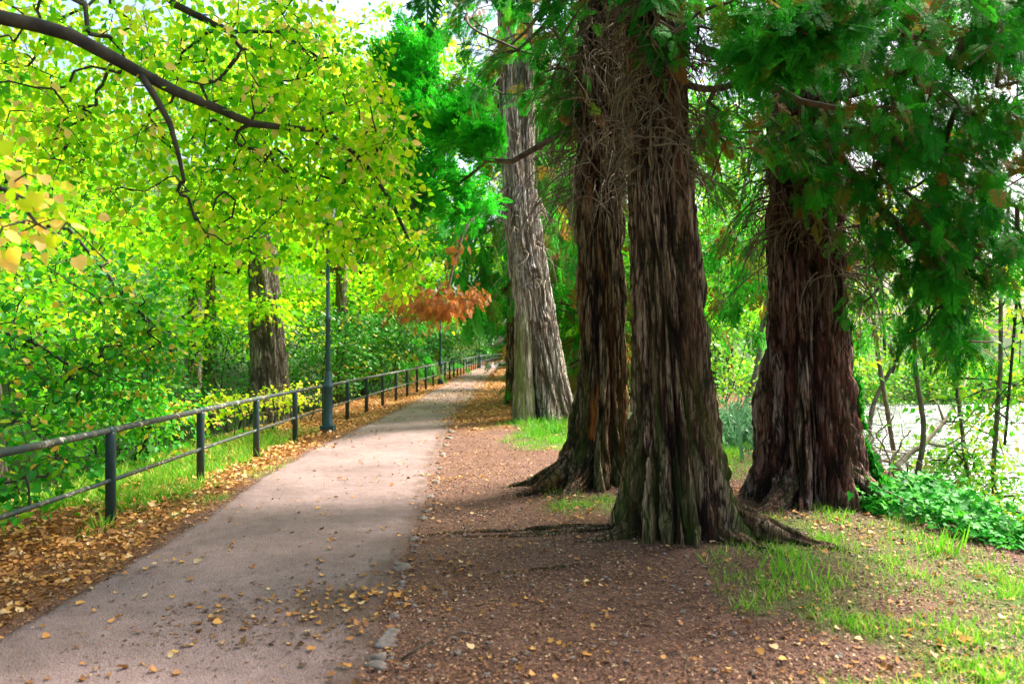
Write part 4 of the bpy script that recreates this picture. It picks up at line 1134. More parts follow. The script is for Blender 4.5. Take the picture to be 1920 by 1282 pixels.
leaves_at(crown, T_LEAF, arr2, par2, tips2, 22, .1, .24, ytone, .8, .6)
limbs.obj('limb', M_twig, young, oy); crown.obj('crown', M_limeg, young, oy)

# yellow seedlings by the railing
for (px, d, h, lab) in ((335, 13.2, .75, 'orange leafed seedling in front of the dark shrub'), (430, 14.5, .8, 'yellow leafed seedling near the foot of the knobbly trunk'),
                        (560, 17.6, .75, 'yellow green seedling left of the first lamp post'), (500, 16.2, .7, 'yellow green seedling below the knobbly trunk behind the railing')):
    x = (px - 960) / F * d
    broad_tree('seedling', lab, (x, d), 0, 0, [(0, 0, h, .9, .7, .35, 34)], 8, .10, .12, M_lime, tone(.78, .12), T_LEAF, 'yellow seedlings beyond the railing', cat='shrub', per=9, stems=4, rtip=.004, gap=False, cname='foliage')

# ------------------------------------------------------------------ the river side
RIV = [((3.6, 15.5), 1.6, 1.3, M_bush, .5, 'bright green shrub on the bank between the broad and the reddish trunk'),
       ((4.6, 19), 2.6, 1.9, M_bush, .35, 'green shrub on the bank behind the broad trunk'),
       ((6.5, 23), 2.8, 2.0, M_bush, .5, 'green bush on the river bank seen left of the reddish trunk'),
       ((7.4, 17.5), 2.4, 1.5, M_bush, .62, 'yellow green bush by the water right of the reddish trunk'),
       ((9.3, 29), 3.4, 2.6, M_bush, .5, 'leafy bush further up the river bank'),
       ((6.1, 10.6), .9, .8, M_bush, .55, 'light green bush at the right edge above the water'),
       ((7.6, 8.2), 2.2, 1.3, M_bush, .5, 'leafy bush on the bank beyond the right edge of the ivy'),
       ((5.9, 9.4), .8, .8, M_bush, .6, 'small bright bush on the bank above the ivy'),
       ((6.9, 9.9), 1.5, .8, M_bush, .65, 'airy yellowish bush before the water at the right edge'),
       ((5.9, 14.6), 2.0, .9, M_bush, .55, 'upright leafy bush hugging the right side of the reddish trunk')]
for (loc, cz, r, m, a, lab) in RIV:
    broad_tree('shrub', lab, loc, 0, 0, [(0, 0, cz * .6, r, r, cz * .5, 60), (r * .2, -r * .2, cz * 1.1, r * .7, r * .7, cz * .4, 34)], 18, .065 + .002 * loc[1], .22, m, tone(a), T_LEAF, 'bushes along the river bank', cat='shrub', per=15, stems=5, rtip=.004, cname='foliage')
# slim riverside trees
SLIM = [((6.7, 10.6), 4.6, .028, [(.2, 0, 3.6, 1.0, 1.0, 1.4, 40), (-.2, 0, 2.0, .8, .8, .8, 24)], (-.5, 0), 'thin arching stem at the right edge before the water'),
        ((4.9, 11.9), 4.2, .028, [(0, 0, 3.4, 1.0, 1.0, 1.2, 40), (.3, 0, 1.8, .7, .8, .6, 20)], (.5, 0), 'thin leafy stem close behind the reddish trunk'),
        ((5.55, 10.3), 4.2, .03, [(0, 0, 3.8, 1.0, 1.0, .8, 40), (.3, 0, 2.4, .8, .8, .5, 16)], (.25, 0), 'slim dark stemmed tree leaning over the water'),
        ((6.5, 10.1), 4.8, .032, [(.2, 0, 4.2, 1.1, 1.1, 1.0, 44), (0, 0, 2.6, .8, .8, .5, 18)], (.3, 0), 'slim tree with bare forked stem at the right edge'),
        ((6.5, 12.8), 5.0, .035, [(0, 0, 4.6, 1.3, 1.3, 1.1, 44), (-.4, 0, 2.6, .9, .9, .6, 18)], (-.2, 0), 'slim tree on the bank right of the reddish trunk'),
        ((5.35, 17), 5.2, .055, [(0, 0, 5, 1.7, 1.7, 1.3, 70)], (.7, 0), 'leaning grey stem seen between the broad and reddish trunks'),
        ((7.2, 15.2), 4.6, .045, [(0, 0, 4.6, 1.6, 1.6, 1.2, 54), (.4, 0, 2.4, .8, .8, .5, 14)], (1.0, 0), 'pale leaning stem beside the reddish trunk')]
for (loc, th_, r, cents, lean, lab) in SLIM:
    broad_tree('riverside_tree', lab, loc, r, th_ * .75, cents, 14, .10, .24, M_bush, tone(.6), T_LEAF, 'slim trees on the river bank', lean, M_grey, per=15, rtip=.005, bend=.3)
# bare bough over the water
ob = at(1690, 880, 10.2); ob[2] = float(zg(ob[0], ob[1]))
bough = thing('bare_bough', 'bare pale crooked bough bending over the water', 'branch', tuple(ob))
mb = MB()
c1 = np.array([ob + np.array([0, 0, -.1]), at(1690, 885, 10.2), at(1682, 872, 10.3), at(1705, 850, 10.4), at(1735, 830, 10.5), at(1770, 790, 10.7), at(1800, 745, 10.9), at(1815, 700, 11)])
mb.tube(c1, [.045, .045, .042, .04, .035, .028, .02, .01], 7, rough=.05)
for q in ([c1[3], at(1660, 845, 10.3), at(1630, 830, 10.2)], [c1[4], at(1770, 838, 10.4), at(1810, 815, 10.4), at(1850, 770, 10.3)], [c1[5], at(1760, 760, 10.8), at(1740, 735, 10.8)], [c1[5], at(1810, 790, 10.6), at(1850, 740, 10.5), at(1870, 690, 10.4)]):
    q = np.array(q); mb.tube(q, np.linspace(.02, .005, len(q)), 5, rough=.04)
mb.obj('bough', M_pale, bough, ob)
for (bx, bd, lab, seed) in ((1655, 9.9, 'tangle of bare twigs rising from the ivy right of the reddish trunk', 1), (1745, 10.6, 'tangle of bare twigs crossing the water behind the bare bough', 2), (1835, 10.0, 'tangle of bare twigs at the right edge above the ivy', 3)):
    b = at(bx, 900, bd); b[2] = float(zg(b[0], b[1]))
    g = np.random.default_rng(seed); mb = MB()
    for q in range(7):
        k = np.linspace(0, 1, 12)
        a = g.uniform(0, 6.28); L_ = g.uniform(.8, 1.7)
        P = b + np.stack([np.cos(a) * L_ * .55 * k + .16 * noise(k * 3, q, seed), np.sin(a) * L_ * .3 * k + .16 * noise(k * 3, q + 9, seed), L_ * (k - .35 * k**2) + .12 * noise(k * 4, q, seed + 5) - .1], 1)
        mb.tube(P, .018 * g.uniform(.6, 1.2) * (1 - .8 * k) + .003, 5, cap=False)
        for m_ in range(5):
            j = g.integers(3, 11); d = g.normal(size=3) * np.array([.3, .25, .22]); k2 = np.linspace(0, 1, 5)[:, None]
            mb.tube(P[j] + d * k2 + np.array([0, 0, .1]) * k2**2, .006 * (1 - .7 * k2[:, 0]), 3, cap=False)
    o = mb.obj('bare_twigs', M_pale if seed != 2 else M_deadtwig, None, b); o.location = tuple(b)
    tag(o, lab, 'branch')
# trees across the river
for i, (x, y, cz, r, lab) in enumerate([(12, 56, 7, 4.4, 'leafy tree across the water left of the gap'), (20, 58, 7, 5, 'yellow green tree on the far bank of the river'), (28, 56, 6.5, 5, 'rounded tree on the far bank behind the slim stems'), (36, 57, 7, 5, 'far bank tree at the right edge of the view'), (44, 54, 4.5, 4.6, 'outermost tree on the far bank beyond the slim trees')]):
    broad_tree('far_bank_tree', lab, (x, y - 7), .25, cz * .7, [(0, 0, cz * .8, r, r, cz * .5, 110), (0, -2.5, .2, r * 1.15, r * .7, 1.3, 120)], 20, .32, .5, M_beech, tone(.55), group='trees on the far bank', per=18)
for x, y, r, lab in ((11.5, 43.0, 2.4, 'low bush overhanging the far water edge at left'), (16, 42.6, 2.6, 'low bush at the far water edge behind the bare bough'), (20.5, 42.6, 2.6, 'low bush at the far water edge behind the slim stems'), (25, 43, 2.8, 'low bush at the far water edge toward the right'), (30, 43.5, 2.8, 'rightmost low bush at the far water edge')):
    broad_tree('far_bank_bush', lab, (x, y), 0, 0, [(0, 0, .9, r * 1.1, 1.2, 1.3, 70), (0, .6, 2.2, r, 1.2, 1.0, 50)], 18, .2, .32, M_bush, tone(.5), T_LEAF, 'bushes at the far water edge', cat='shrub', per=16, stems=4, rtip=.006, cname='foliage')
print('trees done')

# ------------------------------------------------------------------ ivy
def ivy_patch():
    mb = MB()
    n = 11000
    x = RNG.uniform(2.9, 7.2, n * 3); y = RNG.uniform(5.5, 8.5, n * 3)
    d = x - 3.35 + .3 * fbm(x * 1.3, y * 1.3, 2.0)
    low = y - np.maximum(5.95, 7.75 - 1.5 * (x - 2.9)) + .3 * fbm(x * 1.1, y * 1.1, 6.0)
    k = (d > 0) & (low > 0)
    x, y = x[k][:n], y[k][:n]
    h = RNG.random(len(x))**1.5 * .24 * (.25 + 1.1 * np.clip(fbm(x * 1.8, y * 1.8, 4) + .4, 0, 1.2))
    P = np.stack([x, y, zg(x, y) + .03 + h], 1)
    a = RNG.uniform(0, 6.28, len(x))
    U = np.stack([np.cos(a), np.sin(a) - .4, -.25 + 0 * a], 1)
    Nn = np.stack([RNG.normal(0, .6, len(x)), RNG.normal(-.35, .6, len(x)), np.ones(len(x))], 1)
    mb.scatter(T_IVY[0], T_IVY[1], P, U, Nn, RNG.uniform(.035, .085, len(x)), np.clip(RNG.normal(.5, .32, len(x)), 0, 1))
    return mb
T_IVY = (np.array([[0, 0, 0], [.3, -.12, .04], [.55, .2, .06], [.3, .42, .03], [0, 1, -.05], [-.3, .42, .03], [-.55, .2, .06], [-.3, -.12, .04]]), [np.array([[0, 1, 2, 3, 4], [0, 4, 5, 6, 7]])])
tag(ivy_patch().obj('ivy_cover', M_ivy), kind='stuff', label='glossy green ivy carpeting the bank below the reddish trunk', cat='ground cover')
# ivy climbing the trunk
mb = MB()
n = 4200
ang = np.radians(RNG.normal(8, 28, n)); z = RNG.random(n)**1.5 * 2.0 + .02
rr = np.interp(z, [p[2] for p in P3], [p[3] for p in P3]) * (1 + .35 * np.exp(-z / .5)) + .03 + RNG.random(n) * .07
cx = np.interp(z, [p[2] for p in P3], [p[0] for p in P3])
kk = (fbm(ang * 3, z * 2.5, 4.0) > -.15 - .5 * (z < .5)) & (RNG.random(n) < np.exp(-z / 1.3)) & (RNG.random(n) < np.where(np.degrees(ang) < -12, .8 * np.exp(-z / .16), 1))
ang, z, rr, cx = ang[kk], z[kk], rr[kk], cx[kk]
P = np.stack([cx + np.cos(ang) * rr, TREE3[1] + np.sin(ang) * rr, z + o3[2]], 1)
Nn = np.stack([np.cos(ang), np.sin(ang), .35 + 0 * ang], 1) + RNG.normal(0, .35, (len(ang), 3))
U = np.stack([RNG.normal(0, .4, len(ang)), RNG.normal(0, .4, len(ang)), -1 + 0 * ang], 1)
mb.scatter(T_IVY[0], T_IVY[1], P, U, Nn, RNG.uniform(.05, .1, len(ang)), np.clip(RNG.normal(.55, .25, len(ang)), 0, 1))
iv = mb.obj('climbing_ivy', M_ivy, None)
tag(iv, 'ivy climbing the right flank of the reddish cedar trunk', 'climbing plant')

# ------------------------------------------------------------------ railing
def paint_material():
    m, nt, p, out = new_mat('railing_paint')
    L = nt.links.new
    tc = N(nt, 'ShaderNodeTexCoord')
    n1 = N(nt, 'ShaderNodeTexNoise', i_Scale=9.0, i_Detail=6.0, i_Roughness=.7); L(tc.outputs['Object'], n1.inputs['Vector'])
    r = ramp(nt, [(.3, (.008, .03, .036)), (.7, (.02, .06, .068))]); L(n1.outputs[0], r.inputs[0])
    L(r.outputs[0], p.inputs['Base Color'])
    p.inputs['Roughness'].default_value = .42
    b = N(nt, 'ShaderNodeBump', i_Strength=.25, i_Distance=.004); L(n1.outputs[0], b.inputs['Height']); L(b.outputs[0], p.inputs['Normal'])
    return m
def rail_material():
    m, nt, p, out = new_mat('lichened_rail')
    L = nt.links.new
    tc = N(nt, 'ShaderNodeTexCoord')
    n1 = N(nt, 'ShaderNodeTexNoise', i_Scale=16.0, i_Detail=6.0, i_Roughness=.72); L(tc.outputs['Object'], n1.inputs['Vector'])
    n2 = N(nt, 'ShaderNodeTexNoise', i_Scale=3.0, i_Detail=3.0); L(tc.outputs['Object'], n2.inputs['Vector'])
    ad = N(nt, 'ShaderNodeMath', operation='MULTIPLY_ADD'); L(n2.outputs[0], ad.inputs[0]); ad.inputs[1].default_value = .45; L(n1.outputs[0], ad.inputs[2])
    r = ramp(nt, [(.62, (.012, .036, .04)), (.74, (.045, .05, .034)), (.82, (.10, .10, .06)), (.88, (.45, .44, .38))]); L(ad.outputs[0], r.inputs[0])
    L(r.outputs[0], p.inputs['Base Color'])
    p.inputs['Roughness'].default_value = .6
    b = N(nt, 'ShaderNodeBump', i_Strength=.4, i_Distance=.004); L(n1.outputs[0], b.inputs['Height']); L(b.outputs[0], p.inputs['Normal'])
    return m
M_paint, M_rail = paint_material(), rail_material()
ro = (-4.0, 7.45, float(zg(-4.0, 7.45)))
railing = thing('railing', 'dark green pipe railing with worn top rail along the left of the path', 'railing', ro)
ys = np.arange(-3, 112, .5)
rx_ = fence_x(ys)
ker = np.ones(9) / 9
rx_ = np.convolve(np.pad(rx_, 4, 'edge'), ker, 'valid')
def verge_z(y): return zg(fence_x(y), y)
gz = np.convolve(np.pad(verge_z(ys), 6, 'edge'), np.ones(13) / 13, 'valid')
mb = MB(); mb.tube(np.stack([rx_, ys, gz + .97], 1), .034, 12); mb.obj('top_rail', M_rail, railing, ro)
mb = MB(); mb.tube(np.stack([rx_, ys, gz + .47], 1), .022, 10); mb.obj('lower_rail', M_rail, railing, ro)
posts = [7.45 + 2.22 * k for k in range(-4, 47)]
for y in posts:
    x = float(np.interp(y, ys, rx_)); z = float(np.interp(y, ys, gz))
    mb = MB()
    mb.lathe([(0, -.15), (.049, -.15), (.049, .925), (.045, .95), (.03, .962), (0, .965)], (x, y, z), 14)
    # collars where the rails pass through
    mb.tube(np.array([[x, y - .065, z + .47], [x, y + .065, z + .47]]), .03, 10)
    mb.tube(np.array([[x, y - .06, z + .97], [x, y + .06, z + .97]]), .040, 12)
    mb.obj('post', M_paint, railing, ro)

# ------------------------------------------------------------------ lamp posts
def glass_mat():
    m, nt, p, out = new_mat('lantern_glass')
    p.inputs['Base Color'].default_value = (.75, .8, .82, 1); p.inputs['Roughness'].default_value = .15
    p.inputs['Transmission Weight'].default_value = .6
    return m
def lamp_paint():
    m, nt, p, out = new_mat('lamp_paint')
    L = nt.links.new
    tc = N(nt, 'ShaderNodeTexCoord')
    n1 = N(nt, 'ShaderNodeTexNoise', i_Scale=5.0, i_Detail=5.0, i_Roughness=.7); L(tc.outputs['Object'], n1.inputs['Vector'])
    r = ramp(nt, [(.3, (.010, .040, .048)), (.65, (.02, .07, .076)), (.8, (.05, .075, .07))]); L(n1.outputs[0], r.inputs[0])
    L(r.outputs[0], p.inputs['Base Color']); p.inputs['Roughness'].default_value = .38
    return m
M_glass, M_lamp = glass_mat(), lamp_paint()
def sq_prism(mb, c, prof):
    for (s0, z0), (s1, z1) in zip(prof[:-1], prof[1:]):
        v = [(c[0] + sx * s, c[1] + sy * s, c[2] + z) for s, z in ((s0, z0), (s1, z1)) for sx, sy in ((-1, -1), (1, -1), (1, 1), (-1, 1))]
        mb.add(v, [(k, (k + 1) % 4, (k + 1) % 4 + 4, k + 4) for k in range(4)])
lo = (-3.82, 15.5, 0.0)
lo = (lo[0], lo[1], float(zg(lo[0], lo[1])))
lamp = thing('lamp_post', 'nearest dark teal lamp post, standing at the railing with its lantern in the leaves', 'lamp post', lo, 'lamp posts along the railing')
mb = MB(); sq_prism(mb, lo, [(.0, .16), (.13, .16), (.135, .14), (.135, -.1)]); mb.obj('plinth', M_lamp, lamp, lo, smooth=False)
mb = MB(); mb.lathe([(.115, .15), (.115, .2), (.098, .23), (.092, .9), (.105, .92), (.112, .95), (.112, .99), (.1, 1.01), (.078, 1.1), (.06, 1.2), (.058, 1.24), (.048, 1.26)], lo, 20); mb.obj('base_column', M_lamp, lamp, lo)
mb = MB(); mb.lathe([(.048, 1.24), (.044, 2.3), (.058, 2.32), (.06, 2.36), (.058, 2.4), (.042, 2.42), (.034, 4.15), (.05, 4.17), (.05, 4.21), (.03, 4.25), (.05, 4.33), (.0, 4.33)], lo, 16); mb.obj('pole', M_lamp, lamp, lo)
lan = MB()
for sx, sy in ((-1, -1), (1, -1), (1, 1), (-1, 1)):
    lan.tube(np.array([[lo[0] + sx * .09, lo[1] + sy * .09, lo[2] + 4.36], [lo[0] + sx * .165, lo[1] + sy * .165, lo[2] + 4.76]]), .011, 6)
sq_prism(lan, lo, [(.0, 4.33), (.1, 4.33), (.1, 4.37), (0, 4.37)])
sq_prism(lan, lo, [(.0, 4.755), (.2, 4.755), (.2, 4.79), (.1, 4.94), (.04, 4.98), (.02, 5.06), (0, 5.07)])
lan_o = lan.obj('lantern', M_lamp, lamp, lo, smooth=False)
g = MB(); sq_prism(g, lo, [(.088, 4.372), (.16, 4.753)]); g.obj('pane', M_glass, lan_o, lo, smooth=False)
for x, y, lab in ((-3.35, 35, 'second lamp post along the railing, dark against shaded shrubs'), (-2.72, 62, 'farthest lamp post, small and pale where the railing bends away')):
    clone(lamp, (x, y, float(zg(x, y))), 0, 1, lab)

# ------------------------------------------------------------------ edging stones
def stone_mat():
    m, nt, p, out = new_mat('edging_stone')
    L = nt.links.new
    tc = N(nt, 'ShaderNodeTexCoord')
    n1 = N(nt, 'ShaderNodeTexNoise', i_Scale=14.0, i_Detail=6.0, i_Roughness=.7); L(tc.outputs['Object'], n1.inputs['Vector'])
    r = ramp(nt, [(.3, (.09, .07, .055)), (.55, (.19, .155, .132)), (.75, (.30, .265, .235))]); L(n1.outputs[0], r.inputs[0])
    L(r.outputs[0], p.inputs['Base Color']); p.inputs['Roughness'].default_value = .85
    b = N(nt, 'ShaderNodeBump', i_Strength=.6, i_Distance=.01); L(n1.outputs[0], b.inputs['Height']); L(b.outputs[0], p.inputs['Normal'])
    return m
M_stone = stone_mat()
def stone_mesh(c, r, seed):
    nu_, nv = 20, 12
    th = np.linspace(0, 2 * np.pi, nu_, endpoint=False); ph = np.linspace(.02, np.pi - .02, nv)
    TH, PH = np.meshgrid(th, ph)
    d = np.stack([np.sin(PH) * np.cos(TH), np.sin(PH) * np.sin(TH), np.cos(PH)], -1)
    k = 1 + .28 * noise(d[..., 0] * 1.3 + seed * 3.1, d[..., 1] * 1.3, d[..., 2] * 1.3) + .08 * noise(d[..., 0] * 4 + seed, d[..., 1] * 4, d[..., 2] * 4)
    d = np.sign(d) * np.abs(d)**.7
    V = d * k[..., None] * np.asarray(r)
    i, j = np.meshgrid(np.arange(nv - 1), np.arange(nu_), indexing='ij')
    f = np.stack([i * nu_ + j, i * nu_ + (j + 1) % nu_, (i + 1) * nu_ + (j + 1) % nu_, (i + 1) * nu_ + j], -1).reshape(-1, 4)
    return V.reshape(-1, 3), f
STONES = [(706, 1252, .055, 'grey flat edging stone at the very front of the row'),
          (704, 1236, .06, 'dark rounded edging stone, second from the front'),
          (722, 1208, .075, 'largest rounded pale edging stone near the front of the row'),
          (734, 1188, .06, 'rounded pale stone touching the back of the largest edging stone'),
          (738, 1158, .045, 'small lone pale edging stone behind the front cluster'),
          (748, 1106, .035, 'small flat edging stone half sunk in the soil'),
          (752, 1092, .04, 'flat grey edging stone beside fallen leaves'),
          (755, 1066, .065, 'cracked square edging stone at the path edge'),
          (748, 1060, .045, 'grey block leaning on the cracked square edging stone'),
          (776, 1014, .05, 'brown edging stone level with the thin surface root'),
          (777, 1026, .035, 'small brown edging stone in front of the one by the surface root'),
          (794, 970, .05, 'dark tilted edging stone midway along the row'),
          (799, 957, .055, 'grey edging stone just behind the dark tilted one'),
          (806, 930, .05, 'sunken edging stone before the sunlit stretch'),
          (817, 905, .05, 'dark edging stone where the sunlit stretch begins'),
          (822, 880, .05, 'pale edging stone beside the sunlit tarmac'),
          (830, 852, .06, 'pale edging stone halfway along the sunlit tarmac'),
          (836, 836, .05, 'small edging stone near the far end of the sunlit tarmac'),
          (842, 824, .07, 'whitish edging stone opposite the first lamp post'),
          (846, 812, .07, 'farthest visible edging stone at the edge of the leaf litter')]
SMALL = 'tiny half buried stone filling the row between the larger edging stones'
for (a, b) in zip(STONES[:-1], STONES[1:]):
    gap = np.hypot(*(gp(a[0], a[1]) - gp(b[0], b[1])))
    for t in (() if gap < .3 else (.5,) if gap < .8 else (.2, .38, .7)):
        if RNG.random() < .25: continue
        STONES = STONES + [(a[0] + (b[0] - a[0]) * t + RNG.normal(0, 7), a[1] + (b[1] - a[1]) * t, RNG.uniform(.018, .034), SMALL)]
for k, (px, py, r, lab) in enumerate(STONES):
    x, y = gp(px, py)
    z = float(zg(x, y))
    V, f = stone_mesh(None, (r * RNG.uniform(.7, 1.0), r * RNG.uniform(.8, 1.25), r * .55), k)
    me = make_mesh('edging_stone', V, [f], M_stone)
    o = link(bpy.data.objects.new('edging_stone', me)); o.location = (x, y, z - r * .04); o.rotation_euler = (RNG.normal(0, .15), RNG.normal(0, .15), RNG.uniform(0, 3))
    tag(o, lab, 'stone', 'edging stones along the path')

# ------------------------------------------------------------------ ground cover
def rand_ground(n, x0, x1, y0, y1, near=True):
    if near:      # more points close to the camera
        t = RNG.random(n); y = y0 * (y1 / y0)**t
    else:
        y = RNG.uniform(y0, y1, n)
    return RNG.uniform(x0, x1, n), y
def seen(x, y, margin=1.1):
    return (np.abs(x / np.maximum(y, .1)) < .69 * margin + 1.6 / np.maximum(y, .5))

T_FALL = (np.array([[0, 0, 0], [.3, .05, .1], [.44, .38, .16], [.2, .72, .05], [0, 1, .16], [-.3, .05, .08], [-.44, .38, .2], [-.2, .72, .03]]), [np.array([[0, 1, 2, 3, 4], [0, 4, 7, 6, 5]])])
T_FALL2 = (np.array([[0, 0, 0], [.26, .1, -.02], [.5, .5, .22], [.1, .66, .02], [0, 1, -.03], [-.3, .05, .12], [-.36, .45, .1], [-.14, .8, .14]]), [np.array([[0, 1, 2, 3, 4], [0, 4, 7, 6, 5]])])
def lay(mb, temps, x, y, s, A, tilt=.3, lift=.006):
    P = np.stack([x, y, zs(x, y) + lift], 1)
    a = RNG.uniform(0, 6.28, len(x))
    U = np.stack([np.cos(a), np.sin(a), RNG.normal(0, tilt * .5, len(x))], 1)
    Nn = np.stack([RNG.normal(0, tilt, len(x)), RNG.normal(0, tilt, len(x)), np.ones(len(x))], 1)
    idx = RNG.integers(0, len(temps), len(x))
    for k, t in enumerate(temps):
        q = idx == k
        mb.scatter(t[0], t[1], P[q], U[q], Nn[q], s[q], A[q])
leavesm = MB()
# golden verge leaves
x, y = rand_ground(150000, -9, 5, 3.2, 60)
m = litter_mask(x, y)
k = (RNG.random(len(x)) < m * np.clip(.62 + .5 * fbm(x * 2.3, y * 2.3, 31.0, 2), .12, 1)) & seen(x, y)
x, y = x[k], y[k]
lay(leavesm, [T_FALL, T_FALL2], x, y, RNG.uniform(.025, .062, len(x)) * (1 + .012 * y), np.clip(RNG.normal(.62, .26, len(x)) , 0, 1), .5, .012)
n_verge = len(x)
# scattered on the soil to the right
x, y = rand_ground(11000, -1.4, 7, 2.8, 14)
k = (x > right_x(y) + .05) & (RNG.random(len(x)) < .5 + .5 * fbm(x * .8, y * .8, 1.0)) & (RNG.random(len(x)) < np.where(x > .3 * y + .2, .6, .22)) & seen(x, y)
x, y = x[k], y[k]
lay(leavesm, [T_FALL, T_FALL2], x, y, RNG.uniform(.022, .055, len(x)), np.clip(RNG.normal(.68, .24, len(x)), 0, 1), .4, .012)
# scattered on the tarmac
x, y = rand_ground(8000, -4, 0, 3.0, 40)
k = (x > left_x(y)) & (x < right_x(y) + .1)
pt = .05 + .9 * in_ell(x, y, -1.12, 4.85, .42, .5) + .6 * in_ell(x, y, -1.75, 4.6, .5, .4) + .45 * np.exp(-(x - left_x(y)) / .16) + .3 * np.exp(-(right_x(y) - x) / .22)
k &= RNG.random(len(x)) < pt
x, y = x[k], y[k]
lay(leavesm, [T_FALL, T_FALL2], x, y, RNG.uniform(.02, .06, len(x)), np.clip(RNG.normal(.5, .28, len(x)), 0, 1), .3, .008)
x, y = rand_ground(6000, -6.5, -3.8, 6.5, 18, False)
k = seen(x, y) & (RNG.random(len(x)) < .6 + .5 * fbm(x * 1.2, y * 1.2, 21.0))
x, y = x[k], y[k]
lay(leavesm, [T_FALL, T_FALL2], x, y, RNG.uniform(.04, .08, len(x)) * (1 + .01 * y), np.clip(RNG.normal(.65, .22, len(x)), 0, 1), .4, .05)
tag(leavesm.obj('fallen_leaves', M_fall), kind='stuff', label='golden brown fallen leaves on the verges', cat='leaves')

# needle and twig litter
need = MB()
T_NEED0 = (np.array([[-.1, 0, 0], [.1, 0, .01], [.07, 1, .03], [-.07, 1, 0]]), [np.array([[0, 1, 2, 3]])])
x, y = rand_ground(60000, -6, -.5, 3.2, 14)
k = (x < left_x(y) + .1) & seen(x, y)
x, y = x[k], y[k]
lay(need, [T_NEED0, T_QUAD], x, y, RNG.uniform(.012, .032, len(x)), np.clip(RNG.normal(.5, .28, len(x)), 0, 1), .4, .01)
T_NEED = (np.array([[-.08, 0, 0], [.08, 0, .01], [.06, 1, .02], [-.06, 1, 0]]), [np.array([[0, 1, 2, 3]])])
x, y = rand_ground(130000, -1.6, 5.5, 3.1, 13)
g_ = grass_mask(x, y)
k = (x > right_x(y) - .02) & seen(x, y) & (RNG.random(len(x)) < (.75 - .5 * g_) * (.75 + .5 * fbm(x * 1.4, y * 1.4, 3.0)))
x, y = x[k], y[k]
lay(need, [T_NEED], x, y, RNG.uniform(.012, .04, len(x)), np.clip(RNG.normal(.5, .28, len(x)), 0, 1), .25, .006)
x, y = rand_ground(90000, -1.6, 5.8, 3.1, 15)
k = (x > right_x(y) - .02) & seen(x, y) & (RNG.random(len(x)) < .6 + .6 * fbm(x * 1.7, y * 1.7, 13.0))
x, y = x[k], y[k]
lay(need, [T_QUAD, T_FALL2], x, y, RNG.uniform(.010, .028, len(x)), np.clip(RNG.normal(.55, .3, len(x)), 0, 1), .45, .008)
x, y = rand_ground(42000, -4, 0, 3.0, 22)
pt = .10 + 1.2 * in_ell(x, y, -1.12, 4.85, .42, .5) + .6 * in_ell(x, y, -1.75, 4.6, .5, .4) + .6 * np.exp(-np.abs(right_x(y) - x) / .2) + .35 * np.exp(-(x - left_x(y)) / .12)
k = (x > left_x(y)) & (x < right_x(y)) & (RNG.random(len(x)) < pt)
x, y = x[k], y[k]
lay(need, [T_NEED, T_QUAD], x, y, RNG.uniform(.01, .03, len(x)), np.clip(RNG.normal(.35, .25, len(x)), 0, 1), .2, .004)
tag(need.obj('needle_litter', M_need), kind='stuff', label='brown needle litter strewn over the soil', cat='litter')

# pebbles
peb = MB()
V0, f0 = stone_mesh(None, (1, .8, .5), 77)
x, y = rand_ground(2600, -1.4, 4, 3.1, 10)
k = (x > right_x(y)) & (RNG.random(len(x)) < .25 + .5 * np.exp(-(x - right_x(y)) / .4)) & seen(x, y)
x, y = x[k], y[k]
lay(peb, [(V0, [f0])], x, y, RNG.uniform(.006, .02, len(x)), .5 * np.ones(len(x)), .2, .002)
tag(peb.obj('pebbles', M_stone), kind='stuff', label='small grey pebbles pressed into the soil', cat='pebbles')

# grass
grass = MB()
T_BLADE = (np.array([[-.035, 0, 0], [.035, 0, 0], [.028, .5, .06], [-.028, .5, .06], [0, 1, .28]]), [np.array([[0, 1, 2, 3]]), np.array([[3, 2, 4]])])
x, y = rand_ground(500000, -7, 7, 2.8, 18)
g_ = grass_mask(x, y)
cl = .5 + .9 * fbm(x * 3.2, y * 3.2, 8.0, 2)
k = (RNG.random(len(x)) < g_ * np.clip(cl, .05, 1)) & seen(x, y)
x, y, g_, cl = x[k], y[k], g_[k], cl[k]
lush = np.clip(in_ell(x, y, .78, 15.4, .8, 2) + .9 * (x < -3.9) + .5 * in_ell(x, y, 3.3, 11.8, 1, 2), 0, 1)
h = RNG.uniform(.022, .056, len(x)) * (.7 + .6 * cl) * (1 + 1.6 * lush)
P = np.stack([x, y, zs(x, y) - .005], 1)
U = np.stack([RNG.normal(0, .45, len(x)), RNG.normal(0, .45, len(x)), np.ones(len(x))], 1)
a = RNG.uniform(0, 6.28, len(x))
Nn = np.stack([np.cos(a), np.sin(a), 0 * a], 1)
grass.scatter(T_BLADE[0], T_BLADE[1], P, U, Nn, h * (1 + .5), np.clip(RNG.normal(.46, .27, len(x)) - .25 * lush * (x > -2), 0, 1))
tag(grass.obj('grass', M_grass), kind='stuff', label='patchy green grass growing through the litter', cat='grass')

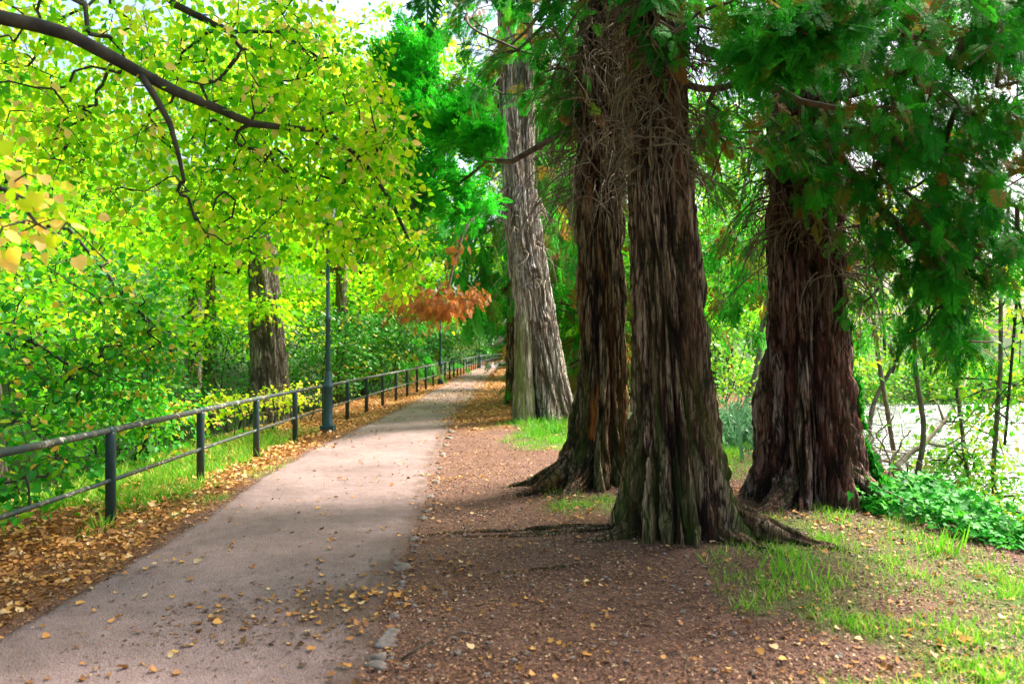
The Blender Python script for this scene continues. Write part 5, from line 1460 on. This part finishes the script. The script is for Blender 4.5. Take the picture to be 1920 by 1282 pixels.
# a tuft of longer blades and weeds between the trunks
for (px, py, n, hgt, nm, lab, mt, cat) in ((1478, 1090, 90, .16, 'grass_tuft', 'tall green grass tuft at the end of the thick root', M_grass, 'grass'),
                                           (1395, 830, 420, .75, 'weed', 'clump of tall grey green weeds between the two big trunks', M_weed, 'plant'),
                                           (1770, 1048, 70, .2, 'grass_tuft', 'long bladed grass tuft at the edge of the ivy', M_grass, 'grass')):
    x0, y0 = gp(px, py)
    mb = MB()
    sp = .12 if n < 100 else .7
    x = x0 + RNG.normal(0, sp, n); y = y0 + RNG.normal(0, sp, n)
    P = np.stack([x, y, zg(x, y)], 1)
    U = np.stack([RNG.normal(0, .25, n), RNG.normal(0, .25, n), np.ones(n)], 1)
    a = RNG.uniform(0, 6.28, n)
    mb.scatter(T_BLADE[0], T_BLADE[1], P, U, np.stack([np.cos(a), np.sin(a), 0 * a], 1), RNG.uniform(.25, 1.25, n) * hgt, np.clip(RNG.normal(.4, .2, n), 0, 1))
    if nm == 'weed':
        for q in range(n):
            m_ = 9
            t = RNG.uniform(.15, 1, m_)
            d = unit(U[q] + RNG.normal(0, .15, 3)) * hgt * RNG.uniform(.3, 1.15)
            Pl = P[q] + d * t[:, None]
            mb.scatter(T_LEAF[0], T_LEAF[1], Pl, RNG.normal(size=(m_, 3)) + np.array([0, 0, .6]), RNG.normal(size=(m_, 3)), RNG.uniform(.05, .1, m_), np.clip(RNG.normal(.6, .25, m_), 0, 1))
    o = mb.obj(nm, mt, None, (x0, y0, float(zg(x0, y0))))
    o.location = (x0, y0, float(zg(x0, y0)))
    tag(o, lab, cat)

# a snapped twig by the edging stones
x0, y0 = gp(772, 1238); x1, y1 = gp(800, 1215)
mb = MB()
mb.tube(np.array([[x0 - .05, y0 - .03, float(zg(x0, y0)) + .012], [(x0 + x1) / 2, (y0 + y1) / 2, float(zg(x0, y0)) + .03], [x1 + .03, y1 + .05, float(zg(x1, y1)) + .016]]), [.006, .006, .004], 6)
o = mb.obj('twig', M_twig, None, (x0, y0, float(zg(x0, y0)))); o.location = (x0, y0, float(zg(x0, y0)))
tag(o, 'dark snapped twig lying on the soil near the front edging stones', 'twig')
print('verge leaves', n_verge)
